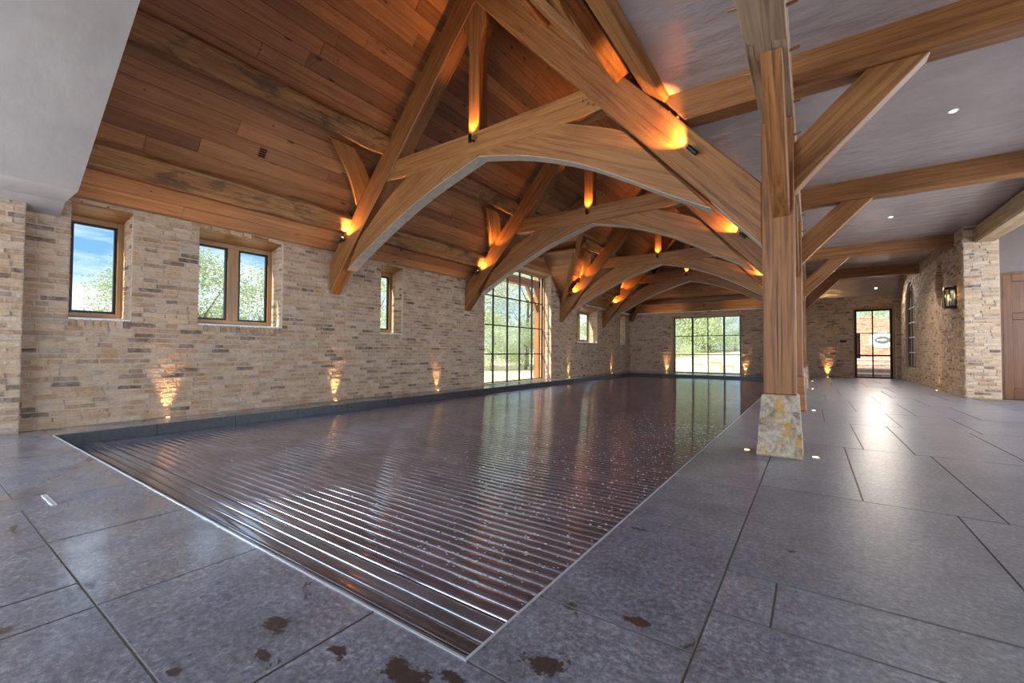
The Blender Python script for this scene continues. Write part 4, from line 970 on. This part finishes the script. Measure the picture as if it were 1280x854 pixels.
# small fittings
t = thing('socket_plate', (.864,YF-.012,1.19), 'dark double switch plate on far wall left of glazed door', 'switch')
box('plate', .78,.95,YF-.016,YF-.008,1.155,1.23,BLACK,t)
for x in (.82,.91): box('rocker', x-.028,x+.028,YF-.019,YF-.0155,1.172,1.213,simple('dark_bronze',(.05,.04,.035),.4,.5),t)
t = thing('dimmer_switch', (XR-.012,11.39,1.18), 'small brass dimmer on right wall below the lantern', 'switch')
box('plate', XR-.014,XR-.006,11.34,11.44,1.13,1.23,BRASS,t); m = MB(); m.tube((XR-.014,11.39,1.18),(XR-.034,11.39,1.18),.017,n=10); m.build('knob', BRASS, t)
t = thing('motion_sensor', (-3.35,YF-.22,2.62), 'small black sensor on hipped boards above far glazed opening', 'sensor')
box('body', -3.375,-3.325,YF-.215,YF-.13,2.585,2.635,BLACK,t); m = MB(); m.tube((-3.35,YF-.215,2.60),(-3.35,YF-.235,2.585),.017,.010,n=8); m.build('eye', BLACK, t)
t = thing('air_vent', (-5.56,2.55,3.25), 'small black slotted vent in left roof boards', 'vent')
nn = Vector((S,0,-1)).normalized(); al = Vector((1,0,S)).normalized(); c0 = Vector((-5.559,2.554,3.249))+nn*.004
for k in range(4):
    c = c0+al*(-.045+.03*k); m = MB(); m.prism([c+Vector((0,-.04,0))-al*.008, c+Vector((0,.04,0))-al*.008, c+Vector((0,.04,0))+al*.008, c+Vector((0,-.04,0))+al*.008], nn*.008); m.build('slot', BLACK, t)

# ------------------------------------------------------------------ outside
gm = MB()
gm.box(-60,XW-.36,-20,80,-.30,-.12); gm.box(XW-.36,60,YF+.36,80,-.30,-.12); gm.box(5.3,60,-20,YF+.36,-.30,-.12); gm.box(XW-.36,5.3,-20,YB-.3,-.30,-.12)
gd = gm.build('ground', GROUND, center=(0,0,0)); tag(gd,'dry sandy ground with grass outside the windows','ground',kind='structure')
o = mk('ground_bank', [(-40,27,-.12),(12,27,-.12),(12,46,1.5),(-40,46,.6),(12,60,1.5),(-40,60,.6)], [(0,1,2,3),(3,2,4,5)], GROUND); tag(o,'sandy bank rising beyond the far opening','ground',kind='structure')
def crown_mesh(name, seed, R, Hh, nl, leaf, mat, base=.35, droop=0):
    rg = random.Random(seed); V = []; F = []
    cl_ = []
    for i in range(46):
        a = rg.uniform(0,6.283); t_ = rg.random(); z = Hh*(base+(1-base)*t_); rad = R*(math.sin(math.pi*min(.97,.12+.85*t_)))**.7
        r = rad*math.sqrt(rg.random()); cl_.append(Vector((math.cos(a)*r, math.sin(a)*r, z)))
    for i in range(nl):
        c = rg.choice(cl_); d = Vector((rg.gauss(0,1),rg.gauss(0,1),rg.gauss(0,1)*(1.5 if droop else .8))); p = c+d*R*.17
        if p.z < .2: p.z = rg.uniform(.2,1)
        e1 = Vector((rg.gauss(0,1),rg.gauss(0,1),rg.gauss(0,.6)-droop)).normalized(); e2 = e1.cross(Vector((rg.gauss(0,1),rg.gauss(0,1),rg.gauss(0,1)))).normalized()
        l = leaf*rg.uniform(.6,1.3); w_ = l*.42; k = len(V)
        V += [p-e1*l*.5, p+e2*w_*.5, p+e1*l*.5, p-e2*w_*.5]; F.append((k,k+1,k+2,k+3))
    me = bpy.data.meshes.new(name); me.from_pydata(V,[],F); me.materials.append(mat); me.update(); return me
CR = [crown_mesh('foliage',1,2.0,4.4,11000,.105,LEAF0,.12), crown_mesh('foliage',2,2.4,6.8,16000,.13,LEAF,.15), crown_mesh('foliage',3,2.3,4.0,12000,.12,LEAFD,.05), crown_mesh('foliage',4,3.4,9.0,14000,.22,LEAFD,.2,1.0)]
def tree(label, x, y, kind, sc, rot, z=-.12, cat='tree'):
    t = thing('garden_tree' if cat == 'tree' else 'garden_shrub', (x,y,z), label, cat, 'trees outside')
    o = new_obj('foliage', CR[kind], t, Matrix.Translation((x,y,z)) @ Matrix.Rotation(rot,4,'Z') @ Matrix.Scale(sc,4)); o['kind'] = 'stuff'
    Hh = (4.4,6.8,4.0,9.0)[kind]*sc; m = MB(); m.tube((x,y,z),(x+.05,y,z+Hh*.55),.09*sc*(1+.3*kind),.05*sc,n=8)
    for k in range(5):
        a = k*1.3+rot; z0 = z+Hh*(.25+.07*k); m.tube((x+.02,y,z0),(x+math.cos(a)*.9*sc,y+math.sin(a)*.9*sc,z0+Hh*.22),.035*sc,.012*sc,n=5)
    m.build('trunk', BARK, t)
tree('leafy tree with low crown seen through the nearest small window', -16.0, 3.9, 0, .70, .3)
tree('leafy tree seen through left light of two-light window', -15.5, 5.5, 0, .86, 1.4)
tree('leafy tree seen through right light of two-light window', -16.0, 7.7, 0, .82, 2.7)
tree('leafy tree seen past the narrow third window', -16.5, 12.6, 2, 1.1, .9)
tree('tall pale tree filling left of the tall window', -15.0, 15.2, 1, 1.05, .5)
tree('tall pale tree filling middle of the tall window', -15.5, 19.0, 1, 1.15, 2.2)
tree('tall pale tree filling right of the tall window', -14.5, 22.5, 1, 1.1, 4.0)
tree('dark low shrub under the trees beyond tall window', -12.6, 16.4, 2, .62, 3.0, cat='shrub')
tree('second dark low shrub beyond tall window', -12.2, 18.8, 2, .55, 5.0, cat='shrub')
tree('tree beyond the far two-light window', -15.0, 27.5, 1, 1.1, 1.0)
tree('tree beyond the last left window', -14.0, 33.0, 1, 1.2, 3.3)
tree('tall drooping tree left in the far glazed opening', -9.9, 37.0, 3, .86, .8)
tree('tall drooping tree in the middle of the far glazed opening', -7.4, 38.5, 3, .80, 2.0)
tree('round shrub left in the far glazed opening', -8.6, 33.5, 2, .62, 1.0, cat='shrub')
tree('round shrub middle in the far glazed opening', -6.8, 38.0, 2, .75, 2.0, z=.6, cat='shrub')
tree('round shrub right of middle in the far glazed opening', -5.2, 40.0, 2, .68, 3.0, z=.9, cat='shrub')
tree('round shrub rightmost in the far glazed opening', -3.6, 41.0, 2, .62, 4.0, z=1.0, cat='shrub')
tree('round tree showing above the garden wall', 2.5, 27.6, 2, .85, 1.5)
# orange barrier netting posts on the sand
OR = simple('orange_plastic', (.75,.22,.05), .6)
for i,(x,y,label) in enumerate(((-5.2,25.5,'orange plastic barrier frame on the sand left'),(-4.0,24.0,'orange plastic barrier frame on the sand in the middle'),(-3.3,23.0,'orange plastic barrier frame on the sand right'))):
    t = thing('barrier_frame', (x,y,-.12), label, 'barrier', 'orange barriers')
    for dx in (-.22,.22): box('leg', x+dx-.02,x+dx+.02,y-.02,y+.02,-.12,.24 if i == 1 else .12,OR,t)
    box('rail', x-.26,x+.26,y-.02,y+.02,.24 if i == 1 else .12,.32 if i == 1 else .18,OR,t)
# porch post seen through the tall window
t = thing('porch_post', (-8.0,13.15,-.12), 'pale timber porch post with brace outside the tall window', 'post')
box('shaft', -8.10,-7.90,13.0,13.28,-.12,3.4,OAKL,t,(0,0,1),.006)
prism('brace', [(-8.05,13.0,2.35),(-8.05,12.45,3.05),(-8.05,12.30,3.05),(-8.05,13.0,2.15)], (.1,0,0), JOIN, t, (0,-.7,.7), .004)
box('top_beam', -8.10,-7.90,11.0,13.6,3.05,3.3,OAKL,t,(0,1,0),.006)
# walled yard beyond the glazed door: red brick wall, steps, gate leaf, oval plaque
gw = wall_poly('garden_wall', rect(-.6,5.2,-.12,2.35), [], (0,24,0),(1,0,0),(0,-1,0), .3, MORTAR, 'red brick garden wall beyond the glazed door')
gw['category'] = 'wall'
brickwork(gw, (0,24,0),(1,0,0),(0,-1,0), lambda z: [(-.6,5.2)], -.12, 2.34, singles=0, mat=RBRICK, seed=71, co=.075, bl=.215)
st = thing('brick_steps', (.4,20.3,-.12), 'flight of red brick steps outside the glazed door', 'steps')
for k in range(4):
    y0 = 20.3+k*.36; z1 = .08+k*.17
    b_ = box('step', .3,4.0,y0,24 if k == 3 else 23.9-k*.01,z1-.20,z1-.045,MORTAR,st)
    brickwork(b_, (0,y0,0),(1,0,0),(0,-1,0), lambda z: [(.3,4.0)], z1-.20, z1-.045, singles=0, mat=RBRICK, seed=80+k, co=.075, bl=.215)
    box('tread', .28,4.02,y0-.03,y0+.40,z1-.045,z1,simple('pale_tread',(.66,.58,.50),.8),st,bevel=.006)
pl = thing('wall_plaque', (2.49,23.97,1.37), 'oval dark plaque with pale fish emblem on white oval', 'sign')
def oval(name, a, b, y0, mat, n=24, dx=0, dz=0):
    m = MB(); m.prism([(2.49+dx+a*math.cos(2*math.pi*i/n), y0, 1.37+dz+b*math.sin(2*math.pi*i/n)) for i in range(n)], (0,-.02,0)); return m.build(name, mat, pl)
oval('backing_board', .46, .34, 23.985, WHITE); oval('face', .26, .155, 23.962, simple('plaque_grey',(.10,.11,.11),.5)); oval('emblem_body', .13, .04, 23.94, WHITE, dz=.0)
m = MB(); m.prism([(2.38,23.94,1.37),(2.30,23.94,1.43),(2.32,23.94,1.37),(2.30,23.94,1.31)],(0,-.02,0)); m.build('emblem_tail', WHITE, pl)
gt = thing('gate_leaf', (1.27,19.2,0), 'dark brown boarded gate leaf standing outside the glazed door', 'gate')
for k in range(4): box('plank', 1.16+k*.062,1.16+k*.062+.058,19.2,19.235,.62,1.50,simple('dark_gate_wood',(.05,.028,.02),.6),gt)
for z in (.72,1.38): box('ledge', 1.16,1.41,19.236,19.26,z-.04,z+.04,BLACK,gt)
box('gate_stand', 1.15,1.175,19.2,19.24,-.12,.62,BLACK,gt)
